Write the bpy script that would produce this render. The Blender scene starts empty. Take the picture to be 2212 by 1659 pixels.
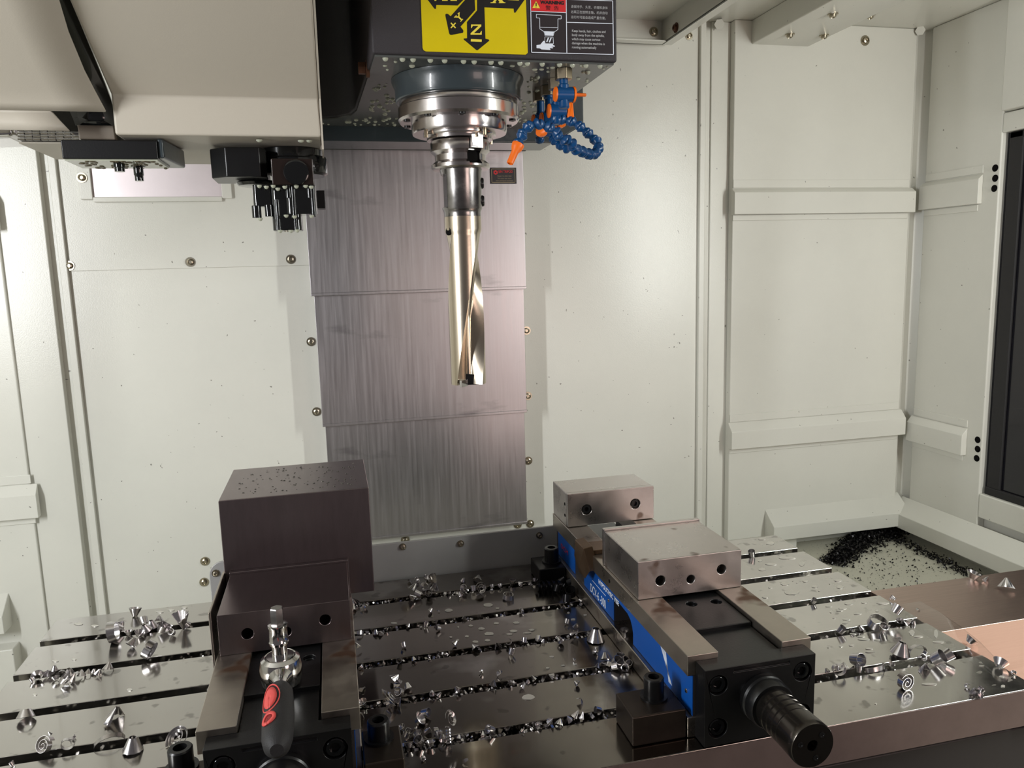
import bpy, bmesh, math, random
from mathutils import Vector as V, Matrix, Quaternion
random.seed(7)
S = bpy.context.scene
COL = S.collection
# ------------------------------------------------------------------ camera, world, lights, exposure
RX = V((0.97234, -0.231901, -0.027881))      # camera right, down and forward in the room's axes
RD = V((-0.061198, -0.137745, -0.988575))
RF = V((0.225411, 0.962937, -0.148127))
FOC = 1646.5                                  # focal length for a 2212 px wide frame
CAM = V((0.0, 0.0, 0.535))                    # eye 535 mm above the table top
cd = bpy.data.cameras.new('camera'); cam = bpy.data.objects.new('camera', cd); COL.objects.link(cam)
cd.sensor_fit = 'HORIZONTAL'; cd.sensor_width = 36.0; cd.lens = FOC * 36 / 2212
cd.clip_start = 0.02; cd.clip_end = 50
m = Matrix((RX, -RD, -RF)).transposed().to_4x4(); m.translation = CAM
cam.matrix_world = m
S.camera = cam
S.view_settings.view_transform = 'Standard'; S.view_settings.look = 'None'
S.view_settings.gamma = 1; S.view_settings.use_curve_mapping = False
S.view_settings.exposure = 0.0
w = bpy.data.worlds.new('workshop'); S.world = w; w.use_nodes = True
w.node_tree.nodes['Background'].inputs[0].default_value = (0.60, 0.55, 0.55, 1)   # dim workshop hall around the open door
w.node_tree.nodes['Background'].inputs[1].default_value = 0.17

def area(name, loc, target, sx, sy, power, color=(1, 1, 1)):
    L = bpy.data.lights.new(name, 'AREA'); L.shape = 'RECTANGLE'; L.size = sx; L.size_y = sy
    L.energy = power; L.color = color
    o = bpy.data.objects.new(name, L); COL.objects.link(o); o.location = loc
    d = V(target) - V(loc)
    o.rotation_euler = d.to_track_quat('-Z', 'Y').to_euler()
    return o
area('work_lamp_left', (-1.28, 0.36, 0.70), (0.1, 1.5, 0.40), 0.07, 0.80, 23.0, (0.96, 0.98, 1.0))
area('work_lamp_right', (1.56, 0.34, 0.70), (0.3, 1.6, 0.35), 0.07, 0.80, 14.0, (0.97, 1.0, 0.96))
area('hall_lamp', (1.35, -1.0, 0.30), (0.5, 1.0, 0.1), 0.7, 0.7, 7.5, (1.0, 0.76, 0.69))

# ------------------------------------------------------------------ measuring helpers: a sight line of the photograph cut with a plane of the room
def ray(x, y): return RX * ((x - 1106) / FOC) + RD * ((y - 829.5) / FOC) + RF
def AZ(x, y, z):
    d = ray(x, y); return CAM + d * ((z - CAM.z) / d.z)
def AY(x, y, Y):
    d = ray(x, y); return CAM + d * (Y / d.y)
def AX(x, y, X):
    d = ray(x, y); return CAM + d * (X / d.x)
def PR(p):
    q = V(p) - CAM; f = q.dot(RF); return (1106 + FOC * q.dot(RX) / f, 829.5 + FOC * q.dot(RD) / f)
def pxm(p): return (V(p) - CAM).dot(RF) / FOC          # metres per pixel at p

# ------------------------------------------------------------------ materials
def lin(c):
    return tuple((v / 255 / 12.92 if v / 255 <= 0.04045 else ((v / 255 + 0.055) / 1.055) ** 2.4) for v in c) + (1,)
MATS = {}
def mat(name, rgb, rough=0.5, metal=0.0, coat=0.0, coatr=0.05, bump=0.0, bscale=200, var=0.0, vscale=8, rvar=0.0, stretch=(1, 1, 1), alpha=None, trans=0.0, ior=1.45, spec=0.5):
    M = bpy.data.materials.new(name); M.use_nodes = True; MATS[name] = M
    nt = M.node_tree; N = nt.nodes; L = nt.links; B = N['Principled BSDF']
    c = lin(rgb)
    B.inputs['Base Color'].default_value = c; B.inputs['Roughness'].default_value = rough
    B.inputs['Metallic'].default_value = metal; B.inputs['Coat Weight'].default_value = coat
    B.inputs['Coat Roughness'].default_value = coatr; B.inputs['Transmission Weight'].default_value = trans
    B.inputs['IOR'].default_value = ior; B.inputs['Specular IOR Level'].default_value = spec
    if var or rvar or bump:
        tc = N.new('ShaderNodeTexCoord'); mp = N.new('ShaderNodeMapping'); mp.inputs['Scale'].default_value = stretch
        L.new(tc.outputs['Object'], mp.inputs[0])
    if var or rvar:
        n1 = N.new('ShaderNodeTexNoise'); n1.inputs['Scale'].default_value = vscale; n1.inputs['Detail'].default_value = 6
        n1.inputs['Roughness'].default_value = 0.65
        L.new(mp.outputs[0], n1.inputs['Vector'])
    if var:
        mx = N.new('ShaderNodeMix'); mx.data_type = 'RGBA'
        mx.inputs[6].default_value = tuple(v * (1 - var) for v in c[:3]) + (1,)
        mx.inputs[7].default_value = tuple(min(1, v * (1 + var)) for v in c[:3]) + (1,)
        rmp = N.new('ShaderNodeMapRange'); rmp.inputs[1].default_value = 0.3; rmp.inputs[2].default_value = 0.7
        L.new(n1.outputs[0], rmp.inputs[0]); L.new(rmp.outputs[0], mx.inputs[0]); L.new(mx.outputs[2], B.inputs['Base Color'])
    if rvar:
        r2 = N.new('ShaderNodeMapRange'); r2.inputs[1].default_value = 0.3; r2.inputs[2].default_value = 0.7
        r2.inputs[3].default_value = max(0.02, rough - rvar); r2.inputs[4].default_value = rough + rvar
        L.new(n1.outputs[0], r2.inputs[0]); L.new(r2.outputs[0], B.inputs['Roughness'])
    if bump:
        n2 = N.new('ShaderNodeTexNoise'); n2.inputs['Scale'].default_value = bscale; n2.inputs['Detail'].default_value = 3
        L.new(mp.outputs[0], n2.inputs['Vector'])
        b = N.new('ShaderNodeBump'); b.inputs['Strength'].default_value = bump; b.inputs['Distance'].default_value = 0.002
        L.new(n2.outputs[0], b.inputs['Height']); L.new(b.outputs[0], B.inputs['Normal'])
    return M
def spots(M, rgb, scale, lo, hi, rough=None, amount=1.0, axis=None, stretch=(1, 1, 1), seed=0.0, detail=2):
    """stains with a shape of their own, or a broad painted tone: noise-cut patches of another colour on an existing material"""
    nt = M.node_tree; N = nt.nodes; L = nt.links; B = N['Principled BSDF']
    tc = N.new('ShaderNodeTexCoord'); mp = N.new('ShaderNodeMapping'); mp.inputs['Scale'].default_value = stretch
    mp.inputs['Location'].default_value = (seed, seed * 0.7, seed * 1.3)
    L.new(tc.outputs['Object'], mp.inputs[0])
    n = N.new('ShaderNodeTexNoise'); n.inputs['Scale'].default_value = scale; n.inputs['Detail'].default_value = detail
    L.new(mp.outputs[0], n.inputs['Vector'])
    r = N.new('ShaderNodeMapRange'); r.inputs[1].default_value = lo; r.inputs[2].default_value = hi; r.inputs[4].default_value = amount
    L.new(n.outputs[0], r.inputs[0]); fac = r.outputs[0]
    for axis in (axis if isinstance(axis, list) else [axis] if axis else []):   # patches only along one stretch: (axis, from, to)
        sp = N.new('ShaderNodeSeparateXYZ'); L.new(tc.outputs['Object'], sp.inputs[0])
        r3 = N.new('ShaderNodeMapRange'); r3.inputs[1].default_value = axis[1]; r3.inputs[2].default_value = axis[2]
        L.new(sp.outputs[axis[0]], r3.inputs[0])
        mu = N.new('ShaderNodeMath'); mu.operation = 'MULTIPLY'; L.new(fac, mu.inputs[0]); L.new(r3.outputs[0], mu.inputs[1]); fac = mu.outputs[0]
    mx = N.new('ShaderNodeMix'); mx.data_type = 'RGBA'; mx.inputs[7].default_value = lin(rgb)
    inp = B.inputs['Base Color']
    if inp.is_linked: L.new(inp.links[0].from_socket, mx.inputs[6])
    else: mx.inputs[6].default_value = inp.default_value
    L.new(fac, mx.inputs[0]); L.new(mx.outputs[2], inp)
    if rough is not None:
        m2 = N.new('ShaderNodeMix'); m2.data_type = 'FLOAT'; m2.inputs[3].default_value = rough
        ri = B.inputs['Roughness']
        if ri.is_linked: L.new(ri.links[0].from_socket, m2.inputs[2])
        else: m2.inputs[2].default_value = ri.default_value
        L.new(fac, m2.inputs[0]); L.new(m2.outputs[0], ri)
    return M
cream = mat('cream_sheet_paint', (217, 216, 207), 0.27, bump=0.09, bscale=430, var=0.03, vscale=3)
spots(cream, (96, 92, 84), 95, 0.785, 0.80, amount=0.7, detail=1)
cover_paint = mat('magazine_cover_paint', (177, 170, 157), 0.45, bump=0.05, bscale=500)
dark_paint = mat('dark_textured_paint', (52, 49, 52), 0.55, bump=0.35, bscale=900, spec=0.35)
dark_blue = mat('dark_slate_enamel', (50, 58, 62), 0.28, bump=0.12, bscale=60, coat=0.3)
under = mat('wet_grey_enamel', (78, 80, 78), 0.25, bump=0.1, bscale=120)
black = mat('black_oxide', (20, 20, 21), 0.34, 0.3, bump=0.05, bscale=400, coat=0.2, coatr=0.2)
gloss_black = mat('glossy_wet_black', (17, 18, 19), 0.13, 0.2, coat=0.6, coatr=0.05)
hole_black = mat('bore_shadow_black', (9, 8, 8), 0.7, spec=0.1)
rubber = mat('matte_black_rubber', (34, 33, 34), 0.62, bump=0.2, bscale=900)
steel = mat('ground_steel', (196, 190, 186), 0.31, 1.0, var=0.10, vscale=14, rvar=0.08, bump=0.03, bscale=300)
spots(steel, (92, 66, 48), 30, 0.66, 0.74, rough=0.5, amount=0.8)
rail_steel = mat('worn_rail_steel', (178, 170, 160), 0.33, 1.0, var=0.14, vscale=16, rvar=0.10)
spots(rail_steel, (96, 60, 36), 22, 0.60, 0.72, rough=0.55, amount=0.85)
work_steel = mat('milled_workpiece_steel', (140, 128, 129), 0.30, 1.0, bump=0.04, bscale=260, stretch=(6, 1, 1), var=0.06, vscale=20)
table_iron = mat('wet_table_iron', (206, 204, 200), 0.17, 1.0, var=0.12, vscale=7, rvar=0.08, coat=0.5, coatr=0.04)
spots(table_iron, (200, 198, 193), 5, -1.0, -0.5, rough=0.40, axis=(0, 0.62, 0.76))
spots(table_iron, (180, 177, 172), 5, -1.0, -0.5, axis=(0, 0.46, 0.38))  # left part toned darker, balancing reflected brightness in the colour
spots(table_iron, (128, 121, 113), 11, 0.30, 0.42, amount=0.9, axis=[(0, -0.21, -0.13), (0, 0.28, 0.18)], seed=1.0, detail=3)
spots(table_iron, (70, 66, 62), 40, 0.64, 0.70, rough=0.3, amount=0.45, seed=3.0)
spots(table_iron, (214, 212, 206), 52, 0.655, 0.665, rough=0.5, amount=0.75, axis=(0, 0.56, 0.62), stretch=(1, 1.7, 1), seed=9.0, detail=1)
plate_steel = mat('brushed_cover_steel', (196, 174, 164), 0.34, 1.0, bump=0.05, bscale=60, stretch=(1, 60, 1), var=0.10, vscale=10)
warm_reflection_steel = mat('steel_painted_warm_reflection', (255, 206, 184), 0.46, 0.45, bump=0.04, bscale=60, stretch=(1, 60, 1), var=0.05, vscale=10)  # pink tint puts a warm reflection into the plate's base colour
way_steel = mat('way_cover_steel', (186, 182, 184), 0.38, 1.0, bump=0.03, bscale=50, stretch=(30, 1, 1), var=0.07, vscale=5, rvar=0.05)
spots(way_steel, (96, 90, 92), 7, 0.62, 0.76, rough=0.45, amount=0.5, stretch=(1, 1, 2.6), seed=5.0, detail=5)
grey_plate = mat('grey_guard_plate', (158, 157, 156), 0.4, 0.25, var=0.05)
chrome = mat('bright_chrome', (205, 203, 203), 0.12, 1.0, bump=0.02, bscale=200)
spindle_steel = mat('spindle_ring_steel', (196, 190, 188), 0.20, 1.0, bump=0.03, bscale=150, var=0.06, vscale=30)
holder_steel = mat('tool_holder_steel', (146, 143, 141), 0.24, 1.0, var=0.14, vscale=40, rvar=0.06)
drill_steel = mat('champagne_drill_steel', (196, 184, 166), 0.27, 1.0, bump=0.02, bscale=200)
flute_steel = mat('worn_flute_steel', (168, 152, 138), 0.28, 1.0, var=0.18, vscale=30)
chip_steel = mat('curled_chip_steel', (206, 203, 204), 0.22, 1.0, bump=0.05, bscale=500, var=0.15, vscale=60)
dark_chip = mat('dark_swarf', (44, 43, 44), 0.3, 0.8)
brass = mat('nickel_brass', (178, 164, 140), 0.28, 1.0)
brown_bolt = mat('rusty_bolt', (96, 66, 50), 0.5, 0.6)
brown_block = mat('oiled_brown_steel', (104, 84, 66), 0.38, 0.8, var=0.15, vscale=40)
screw_steel = mat('zinc_screw', (176, 168, 150), 0.28, 1.0)
blue = mat('blue_decal', (0, 72, 150), 0.5)
white_ink = mat('white_ink', (214, 220, 232), 0.6)
ink_grey = mat('pale_print', (170, 170, 172), 0.6)
yellow = mat('yellow_sign', (205, 184, 6), 0.35, var=0.04, vscale=12)
ink_black = mat('black_ink', (20, 17, 18), 0.45)
sign_dark = mat('sign_black', (38, 32, 36), 0.4)
red = mat('red_print', (196, 34, 40), 0.45)
yprint = mat('yellow_print', (226, 206, 70), 0.45)
gold_ink = mat('gold_print', (150, 134, 104), 0.5)
hose_blue = mat('blue_hose_plastic', (10, 66, 116), 0.30)
orange = mat('orange_plastic', (240, 112, 24), 0.4)
grip_red = mat('red_grip_rubber', (206, 74, 70), 0.5)
coolant = mat('milky_coolant', (166, 169, 152), 0.08, spec=0.6)
film = bpy.data.materials.new('coolant_film'); film.use_nodes = True
_n = film.node_tree.nodes; _l = film.node_tree.links; _n.remove(_n['Principled BSDF'])
_t = _n.new('ShaderNodeBsdfTransparent'); _g = _n.new('ShaderNodeBsdfGlossy'); _g.inputs['Roughness'].default_value = 0.02; _f = _n.new('ShaderNodeLayerWeight'); _f.inputs['Blend'].default_value = 0.5
_p = _n.new('ShaderNodeMath'); _p.operation = 'POWER'; _p.inputs[1].default_value = 4.0; _l.new(_f.outputs['Facing'], _p.inputs[0])
_m = _n.new('ShaderNodeMixShader'); _l.new(_p.outputs[0], _m.inputs[0]); _l.new(_t.outputs[0], _m.inputs[1]); _l.new(_g.outputs[0], _m.inputs[2]); _l.new(_m.outputs[0], _n['Material Output'].inputs[0])
glass_dark = mat('dark_window_glass', (26, 25, 31), 0.16, coat=0.3)
floor_paint = mat('tray_paint', (196, 194, 178), 0.4, var=0.04, vscale=5)
spots(floor_paint, (44, 42, 38), 150, 0.66, 0.70, amount=0.9, detail=2)
sheet_steel = mat('bright_sheet_steel', (216, 206, 208), 0.5, 0.9, var=0.04)
side_steel = mat('table_side_steel', (142, 124, 122), 0.42, 0.9, var=0.08, vscale=30)
wet_spot = mat('dried_coolant_spot', (228, 226, 220), 0.5, 0.9)
apron_shade = mat('apron_shade_tone', (52, 50, 50), 0.6)  # dark tone stands in for shade on the apron's cream sheet
cast = mat('machine_casting', (60, 56, 56), 0.5, 0.4)
cable = mat('gasket', (60, 60, 55), 0.6)

# ------------------------------------------------------------------ mesh builder
def frame(ax):
    ax = V(ax).normalized(); up = V((0, 0, 1)) if abs(ax.z) < 0.95 else V((1, 0, 0))
    u = ax.cross(up).normalized(); return u, ax.cross(u).normalized(), ax
class MB:
    def __init__(s): s.v = []; s.f = []
    def add(s, vs, fs):
        o = len(s.v); s.v += [V(p) for p in vs]; s.f += [tuple(i + o for i in f) for f in fs]; return s
    def box(s, x0, x1, y0, y1, z0, z1):
        return s.prism([(x0, y0, z0), (x1, y0, z0), (x1, y1, z0), (x0, y1, z0)], (0, 0, z1 - z0))
    def prism(s, pts, vec):
        n = len(pts); vec = V(vec); a = [V(p) for p in pts]
        return s.add(a + [p + vec for p in a], [tuple(range(n))[::-1], tuple(range(n, 2 * n))] + [(i, (i + 1) % n, n + (i + 1) % n, n + i) for i in range(n)])
    def flat(s, pts): return s.add(pts, [tuple(range(len(pts)))])
    def lathe(s, prof, base, ax=(0, 0, 1), n=32, cap=True):
        u, w_, a = frame(ax); base = V(base); vs = []; fs = []
        for r, h in prof:
            for k in range(n):
                t = 2 * math.pi * k / n; vs.append(base + a * h + u * (r * math.cos(t)) + w_ * (r * math.sin(t)))
        for i in range(len(prof) - 1):
            for k in range(n):
                fs.append((i * n + k, i * n + (k + 1) % n, (i + 1) * n + (k + 1) % n, (i + 1) * n + k))
        if cap:
            fs.append(tuple(range(n))[::-1]); fs.append(tuple(range((len(prof) - 1) * n, len(prof) * n)))
        return s.add(vs, fs)
    def cyl(s, p0, p1, r, n=20, r1=None):
        p0 = V(p0); d = V(p1) - p0
        return s.lathe([(r, 0), (r if r1 is None else r1, d.length)], p0, d, n)
    def hexr(s, p0, p1, r): return s.cyl(p0, p1, r, 6)
    def tube(s, path, r, n=10):
        path = [V(p) for p in path]; vs = []; fs = []; pu = None
        for i, p in enumerate(path):
            t = (path[min(i + 1, len(path) - 1)] - path[max(i - 1, 0)]).normalized()
            if pu is None: pu = frame(t)[0]
            u = (pu - t * pu.dot(t)).normalized(); w_ = t.cross(u); pu = u
            rr = r[i] if isinstance(r, (list, tuple)) else r
            for k in range(n):
                a = 2 * math.pi * k / n; vs.append(p + u * rr * math.cos(a) + w_ * rr * math.sin(a))
        for i in range(len(path) - 1):
            for k in range(n): fs.append((i * n + k, i * n + (k + 1) % n, (i + 1) * n + (k + 1) % n, (i + 1) * n + k))
        fs.append(tuple(range(n))[::-1]); fs.append(tuple(range((len(path) - 1) * n, len(path) * n)))
        return s.add(vs, fs)
    def grid(s, rows):
        n = len(rows[0]); o = []; fs = []
        for r in rows: o += list(r)
        for i in range(len(rows) - 1):
            for k in range(n - 1): fs.append((i * n + k, i * n + k + 1, (i + 1) * n + k + 1, (i + 1) * n + k))
        return s.add(o, fs)
    def dome(s, c, r, h, n=8, k=3, ax=(0, 0, -1)):
        return s.lathe([(r * math.cos(i / k * math.pi / 2 * 0.97), h * math.sin(i / k * math.pi / 2)) for i in range(k + 1)], c, ax, n)
    def mesh(s, name, off=V((0, 0, 0)), ang=35):
        me = bpy.data.meshes.new(name); me.from_pydata([tuple(p - off) for p in s.v], [], s.f)
        b = bmesh.new(); b.from_mesh(me); bmesh.ops.recalc_face_normals(b, faces=b.faces); b.to_mesh(me); b.free()
        me.polygons.foreach_set('use_smooth', [True] * len(me.polygons)); me.set_sharp_from_angle(angle=math.radians(ang))
        return me
WL = {}
def link(name, me, M, parent=None, origin=None, kind=None, label=None):
    o = bpy.data.objects.new(name, me); COL.objects.link(o)
    if not me.materials: me.materials.append(M)
    if parent is not None: o.parent = parent
    if origin is not None: o.location = origin
    base = WL[parent] if parent is not None else V((0, 0, 0))
    WL[o] = base + (V(origin) if origin is not None else V((0, 0, 0)))
    if kind: o['kind'] = kind
    if label: o['label'] = label
    return o
def bev(o, wd, seg=2):
    b = o.modifiers.new('bevel', 'BEVEL'); b.width = wd; b.segments = seg; b.limit_method = 'ANGLE'; b.angle_limit = math.radians(40)
    b.harden_normals = True; return o
def build(mb, name, M, parent=None, bevel=0, kind=None, label=None, ang=35):
    """one mesh object; its origin sits at the bottom middle of its own bounds"""
    base = WL[parent] if parent is not None else V((0, 0, 0))
    lo = V([min(p[i] for p in mb.v) for i in range(3)]); hi = V([max(p[i] for p in mb.v) for i in range(3)])
    org = V(((lo.x + hi.x) / 2, (lo.y + hi.y) / 2, lo.z))
    o = link(name, mb.mesh(name, org, ang), M, parent, org - base, kind, label)
    if bevel: bev(o, bevel)
    return o
def bored(mb, cutters, name, M, parent=None, bevel=0, label=None):
    """a part with real holes: the bores are cut out of the mesh once, no modifier or cutter stays"""
    o = build(mb, name, M, parent, 0, None, label)
    t = bpy.data.objects.new('t', mb.mesh('t')); COL.objects.link(t); tmp = []
    for c in cutters:
        q = bpy.data.objects.new('c', c.mesh('c')); COL.objects.link(q); tmp.append(q)
        k = t.modifiers.new('b', 'BOOLEAN'); k.object = q; k.operation = 'DIFFERENCE'; k.solver = 'EXACT'
    dg = bpy.context.evaluated_depsgraph_get(); me = bpy.data.meshes.new_from_object(t.evaluated_get(dg))
    me.transform(Matrix.Translation(-WL[o])); me.name = name
    if len(me.vertices) > 4:
        me.materials.clear(); me.materials.append(M); me.set_sharp_from_angle(angle=math.radians(35)); o.data = me
    for q in tmp + [t]: bpy.data.objects.remove(q)
    if bevel: bev(o, bevel, 1)
    return o
def thing(name, label, cat, loc, group=None):
    o = bpy.data.objects.new(name, None); COL.objects.link(o); o.location = loc; o.empty_display_size = 0.05
    o['label'] = label; o['category'] = cat
    if group: o['group'] = group
    WL[o] = V(loc); return o
def tag(o, label, cat, group=None):
    o['label'] = label; o['category'] = cat
    if group: o['group'] = group
    return o
def struct(mb, name, M, parent=None, bevel=0):
    return build(mb, name, M, parent, bevel, None if parent else 'structure')
def lettering(body, size, M, parent, origin, xdir, ydir, align='LEFT', bold=0.0, name='lettering', sx=1.0):
    c = bpy.data.curves.new('t', 'FONT'); c.body = body; c.size = size; c.align_x = align; c.offset = bold; c.extrude = 0.0
    t = bpy.data.objects.new('t', c); COL.objects.link(t)
    me = bpy.data.meshes.new_from_object(t.evaluated_get(bpy.context.evaluated_depsgraph_get()))
    bpy.data.objects.remove(t); me.name = name
    xd = V(xdir).normalized() * sx; yd = V(ydir).normalized(); zd = V(xdir).normalized().cross(yd)
    me.transform(Matrix((xd, yd, zd)).transposed().to_4x4())
    me.materials.clear(); me.materials.append(M)
    return link(name, me, M, parent, V(origin) - WL[parent])
def screw(parent, p, n, r=0.007, M=None, name='screw'):
    """pan-head machine screw on a washer, with a socket; n points out of the wall"""
    n = V(n).normalized(); p = V(p); b = MB()
    b.lathe([(r * 1.5, 0), (r * 1.5, r * 0.3), (r, r * 0.3), (r * 0.95, r * 0.95), (r * 0.6, r * 1.1), (r * 0.5, r * 0.7)], p, n, 14)
    return build(b, name, M or screw_steel, parent)
def socket_bolt(parent, p, h, r, M=black, name='bolt', n=(0, 0, 1), washer=True):
    b = MB(); p = V(p); nn = V(n).normalized()
    prof = ([(r * 1.35, 0), (r * 1.35, r * 0.22)] if washer else []) + [(r, r * 0.22 if washer else 0), (r, h - r * 0.12), (r * 0.9, h), (r * 0.56, h), (r * 0.52, h * 0.55), (0.0005, h * 0.5)]
    b.lathe(prof, p, nn, 24); return build(b, name, M, parent)

# ================================================================== SETTING
YW = 1.95; XR = 1.70; ZC = 1.168; ZF = -0.30; XL = -1.42
wb = struct(MB().box(XL - 0.02, XR + 0.02, YW, YW + 0.03, -0.58, ZC + 0.03), 'wall_back', cream)
wr = struct(MB().prism([(XR, 0.25, ZF), (XR + 0.03, 0.25, ZF), (XR + 0.03, YW + 0.03, ZF), (XR, YW, ZF)], (0, 0, 0.18)), 'wall_right', cream)
wl = struct(MB().box(XL - 0.03, XL, 0.25, YW, -0.58, ZC), 'wall_left', cream)
ce = struct(MB().box(XL, XR + 0.03, 0.45, YW, ZC, ZC + 0.03), 'ceiling', cream)
fl = struct(MB().box(XL, XR, 0.15, YW, -0.58, -0.55), 'floor', floor_paint)
build(MB().box(0.90, XR, 0.15, YW, ZF - 0.02, ZF), 'tray_floor', floor_paint, fl)
# unseen low apron below the open door, added to darken low reflections
struct(MB().box(XL, XR, 0.12, 0.15, -0.95, -0.16), 'unseen_front_apron', apron_shade)

# ---- back wall: centre panels
p = lambda x, y, Y=YW: AY(x, y, Y)
zseam = 0.560
build(MB().box(-0.572, -0.02, YW - 0.004, YW, zseam, 1.1), 'wall_panel', cream, wb, 0.001)
for q in ((150, 574), (411, 566), (628, 560)):
    screw(wb, AY(q[0], q[1], YW - 0.004), (0, -1, 0), 0.0075)
for q in ((672, 738), (684, 889), (1137, 714), (1140, 855), (1141, 995), (1145, 1131), (443, 1212), (441, 1257), (875, 1166), (1118, 1133)):
    screw(wb, AY(q[0], q[1], YW), (0, -1, 0), 0.0075)
# ---- vertical fold strips beside the column (groove outside, ridge inside)
def fold(name, xg0, xg1, xr1, sgn):
    # lapped sheet edge: the outer bay stands proud of the groove
    b = MB(); b.box(min(xg1, xr1), max(xg1, xr1), YW - 0.012, YW, -0.55, ZC); return struct(b, name, cream, None, 0.002)
fold('trim_1', -0.609, -0.592, -0.576, 1)
fold('trim_2', 1.024, 1.006, 0.990, -1)
lb = struct(MB().box(XL, -0.609, YW - 0.022, YW, -0.55, ZC), 'wall_bay_left', cream, wb, 0.002)
rb = struct(MB().box(1.024, 1.6395, YW - 0.006, YW, ZF, ZC), 'wall_bay_right', cream, wb, 0.002)
rp = struct(MB().box(1.078, 1.640, YW - 0.030, YW - 0.006, ZF + 0.04, ZC), 'wall_panel', cream, wb, 0.003)
lp = struct(MB().box(XL, -0.700, YW - 0.030, YW - 0.022, -0.53, ZC), 'wall_panel', cream, wb, 0.003)
# ---- horizontal stiffening ribs
def rib(x0, x1, zt, zf, zb, Y, d, parent):
    pts = [(x0, Y, zt), (x0, Y - d, zf), (x0, Y - d, zb), (x0, Y, zb)]
    r = build(MB().prism(pts, (x1 - x0, 0, 0)), 'rib', cream, parent, 0.0015)
    build(MB().box(x0 + 0.004, x1 - 0.012, Y - 0.003, Y, zt + 0.001, zt + 0.022), 'rib_flange', cream, parent, 0.001)
    build(MB().box(x0 + 0.004, x1 - 0.012, Y - 0.003, Y, zb - 0.016, zb - 0.001), 'rib_flange', cream, parent, 0.001)
rib(1.074, 1.646, 0.7365, 0.724, 0.666, 1.92, 0.018, wb)
rib(1.074, 1.646, 0.0900, 0.0660, 0.0160, 1.92, 0.022, wb)
rib(XL, -0.684, 0.078, 0.0545, 0.000, 1.92, 0.018, wb)
rib(XL, -0.693, 0.730, 0.715, 0.652, 1.92, 0.018, wb)
# ---- ledges at the foot of the back wall
def ledge(x0, x1, parent):
    pts = [(x0, 1.93, -0.170), (x0, 1.872, -0.216), (x0, 1.872, -0.258), (x0, 1.94, -0.258)]
    return build(MB().prism(pts, (x1 - x0, 0, 0)), 'ledge', cream, parent, 0.002)
ledge(1.197, 1.655, wb); ledge(XL, -0.772, wb)
build(MB().box(XL, -0.762, 1.88, 1.928, -0.55, -0.30), 'ledge_foot', cream, wb, 0.003)
build(MB().prism([(1.215, 1.90, ZF), (1.29, 1.90, ZF), (1.29, 1.90, -0.258), (1.215, 1.90, -0.258)], (0, 0.03, 0)), 'ledge_foot', cream, wb)
# ---- corner post and right wall
struct(MB().prism([(1.668, YW, ZF), (1.700, YW, ZF), (1.700, 1.905, ZF)], (0, 0, ZC - ZF)), 'trim_3', cream)
PX = 1.675
wz = (-0.098, 0.842); YJ = 1.652
build(MB().box(PX, XR, YJ, 1.905, -0.24, ZC), 'wall_panel', cream, wr, 0.004)
build(MB().box(PX, XR, 0.25, YJ, -0.165, wz[0]), 'wall_panel', cream, wr, 0.004)
build(MB().box(PX, XR, 0.25, YJ, wz[1], 0.890), 'wall_panel', cream, wr, 0.003)
build(MB().box(XR, XR + 0.03, 0.25, YW, -0.13, ZC), 'wall_backing', cream, wr)
build(MB().box(PX - 0.022, XR, 0.25, YJ - 0.012, 0.892, ZC), 'wall_panel', cream, wr, 0.004)
def rib_r(zt, zf, zb, d):
    pts = [(PX, 1.702, zt), (PX - d, 1.702, zf), (PX - d, 1.702, zb), (PX, 1.702, zb)]
    build(MB().prism(pts, (0, 0.208, 0)), 'rib', cream, wr, 0.0015)
    build(MB().box(PX - 0.003, PX, 1.702, 1.90, zt + 0.002, zt + 0.022), 'rib_flange', cream, wr, 0.001)
    build(MB().box(PX - 0.003, PX, 1.712, 1.90, zb - 0.018, zb - 0.002), 'rib_flange', cream, wr, 0.001)
rib_r(0.748, 0.736, 0.672, 0.014); rib_r(0.072, 0.052, -0.004, 0.018)
pts = [(PX, 1.93, -0.185), (PX - 0.062, 1.93, -0.220), (PX - 0.062, 1.93, -0.262), (PX, 1.93, -0.262)]
build(MB().prism(pts, (0, -1.45, 0)), 'ledge', cream, wr, 0.002)
for z in (-0.125, -0.150):
    build(MB().box(PX + 0.004, PX + 0.024, 0.3, YJ - 0.03, z - 0.004, z + 0.004), 'rail', cream, wr, 0.001)
for q in ((2150, 363), (2150, 385), (2148, 407), (2112, 950), (2112, 970), (2110, 990)):
    b = MB(); c_ = AX(q[0], q[1], PX); b.lathe([(0.009, -0.001), (0.009, 0.001), (0.0065, 0.001), (0.006, 0.004), (0.003, 0.0045)], c_, (-1, 0, 0), 16)
    build(b, 'screw', hole_black, wr, label='black countersunk screw')
# window: dark glass pane in a black frame on the right wall
win = struct(MB().box(XR - 0.006, XR + 0.012, 0.25, YJ, wz[0], wz[1]), 'window_1', glass_dark)
win['label'] = 'dark glass window in the right wall'
build(MB().box(XR - 0.014, XR - 0.006, YJ - 0.052, YJ - 0.012, wz[0] + 0.02, wz[1]), 'window_frame', rubber, win, 0.003)
build(MB().box(XR - 0.016, XR - 0.006, 0.25, YJ - 0.006, wz[0], wz[0] + 0.022), 'window_frame', rubber, win, 0.004)
build(MB().box(XR - 0.014, XR - 0.006, 0.25, YJ - 0.012, wz[1] - 0.018, wz[1]), 'window_frame', rubber, win, 0.003)
build(MB().box(XR - 0.012, XR - 0.006, 1.43, 1.52, 0.03 + wz[0], 0.10 + wz[0]), 'latch', rubber, win, 0.003)
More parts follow.
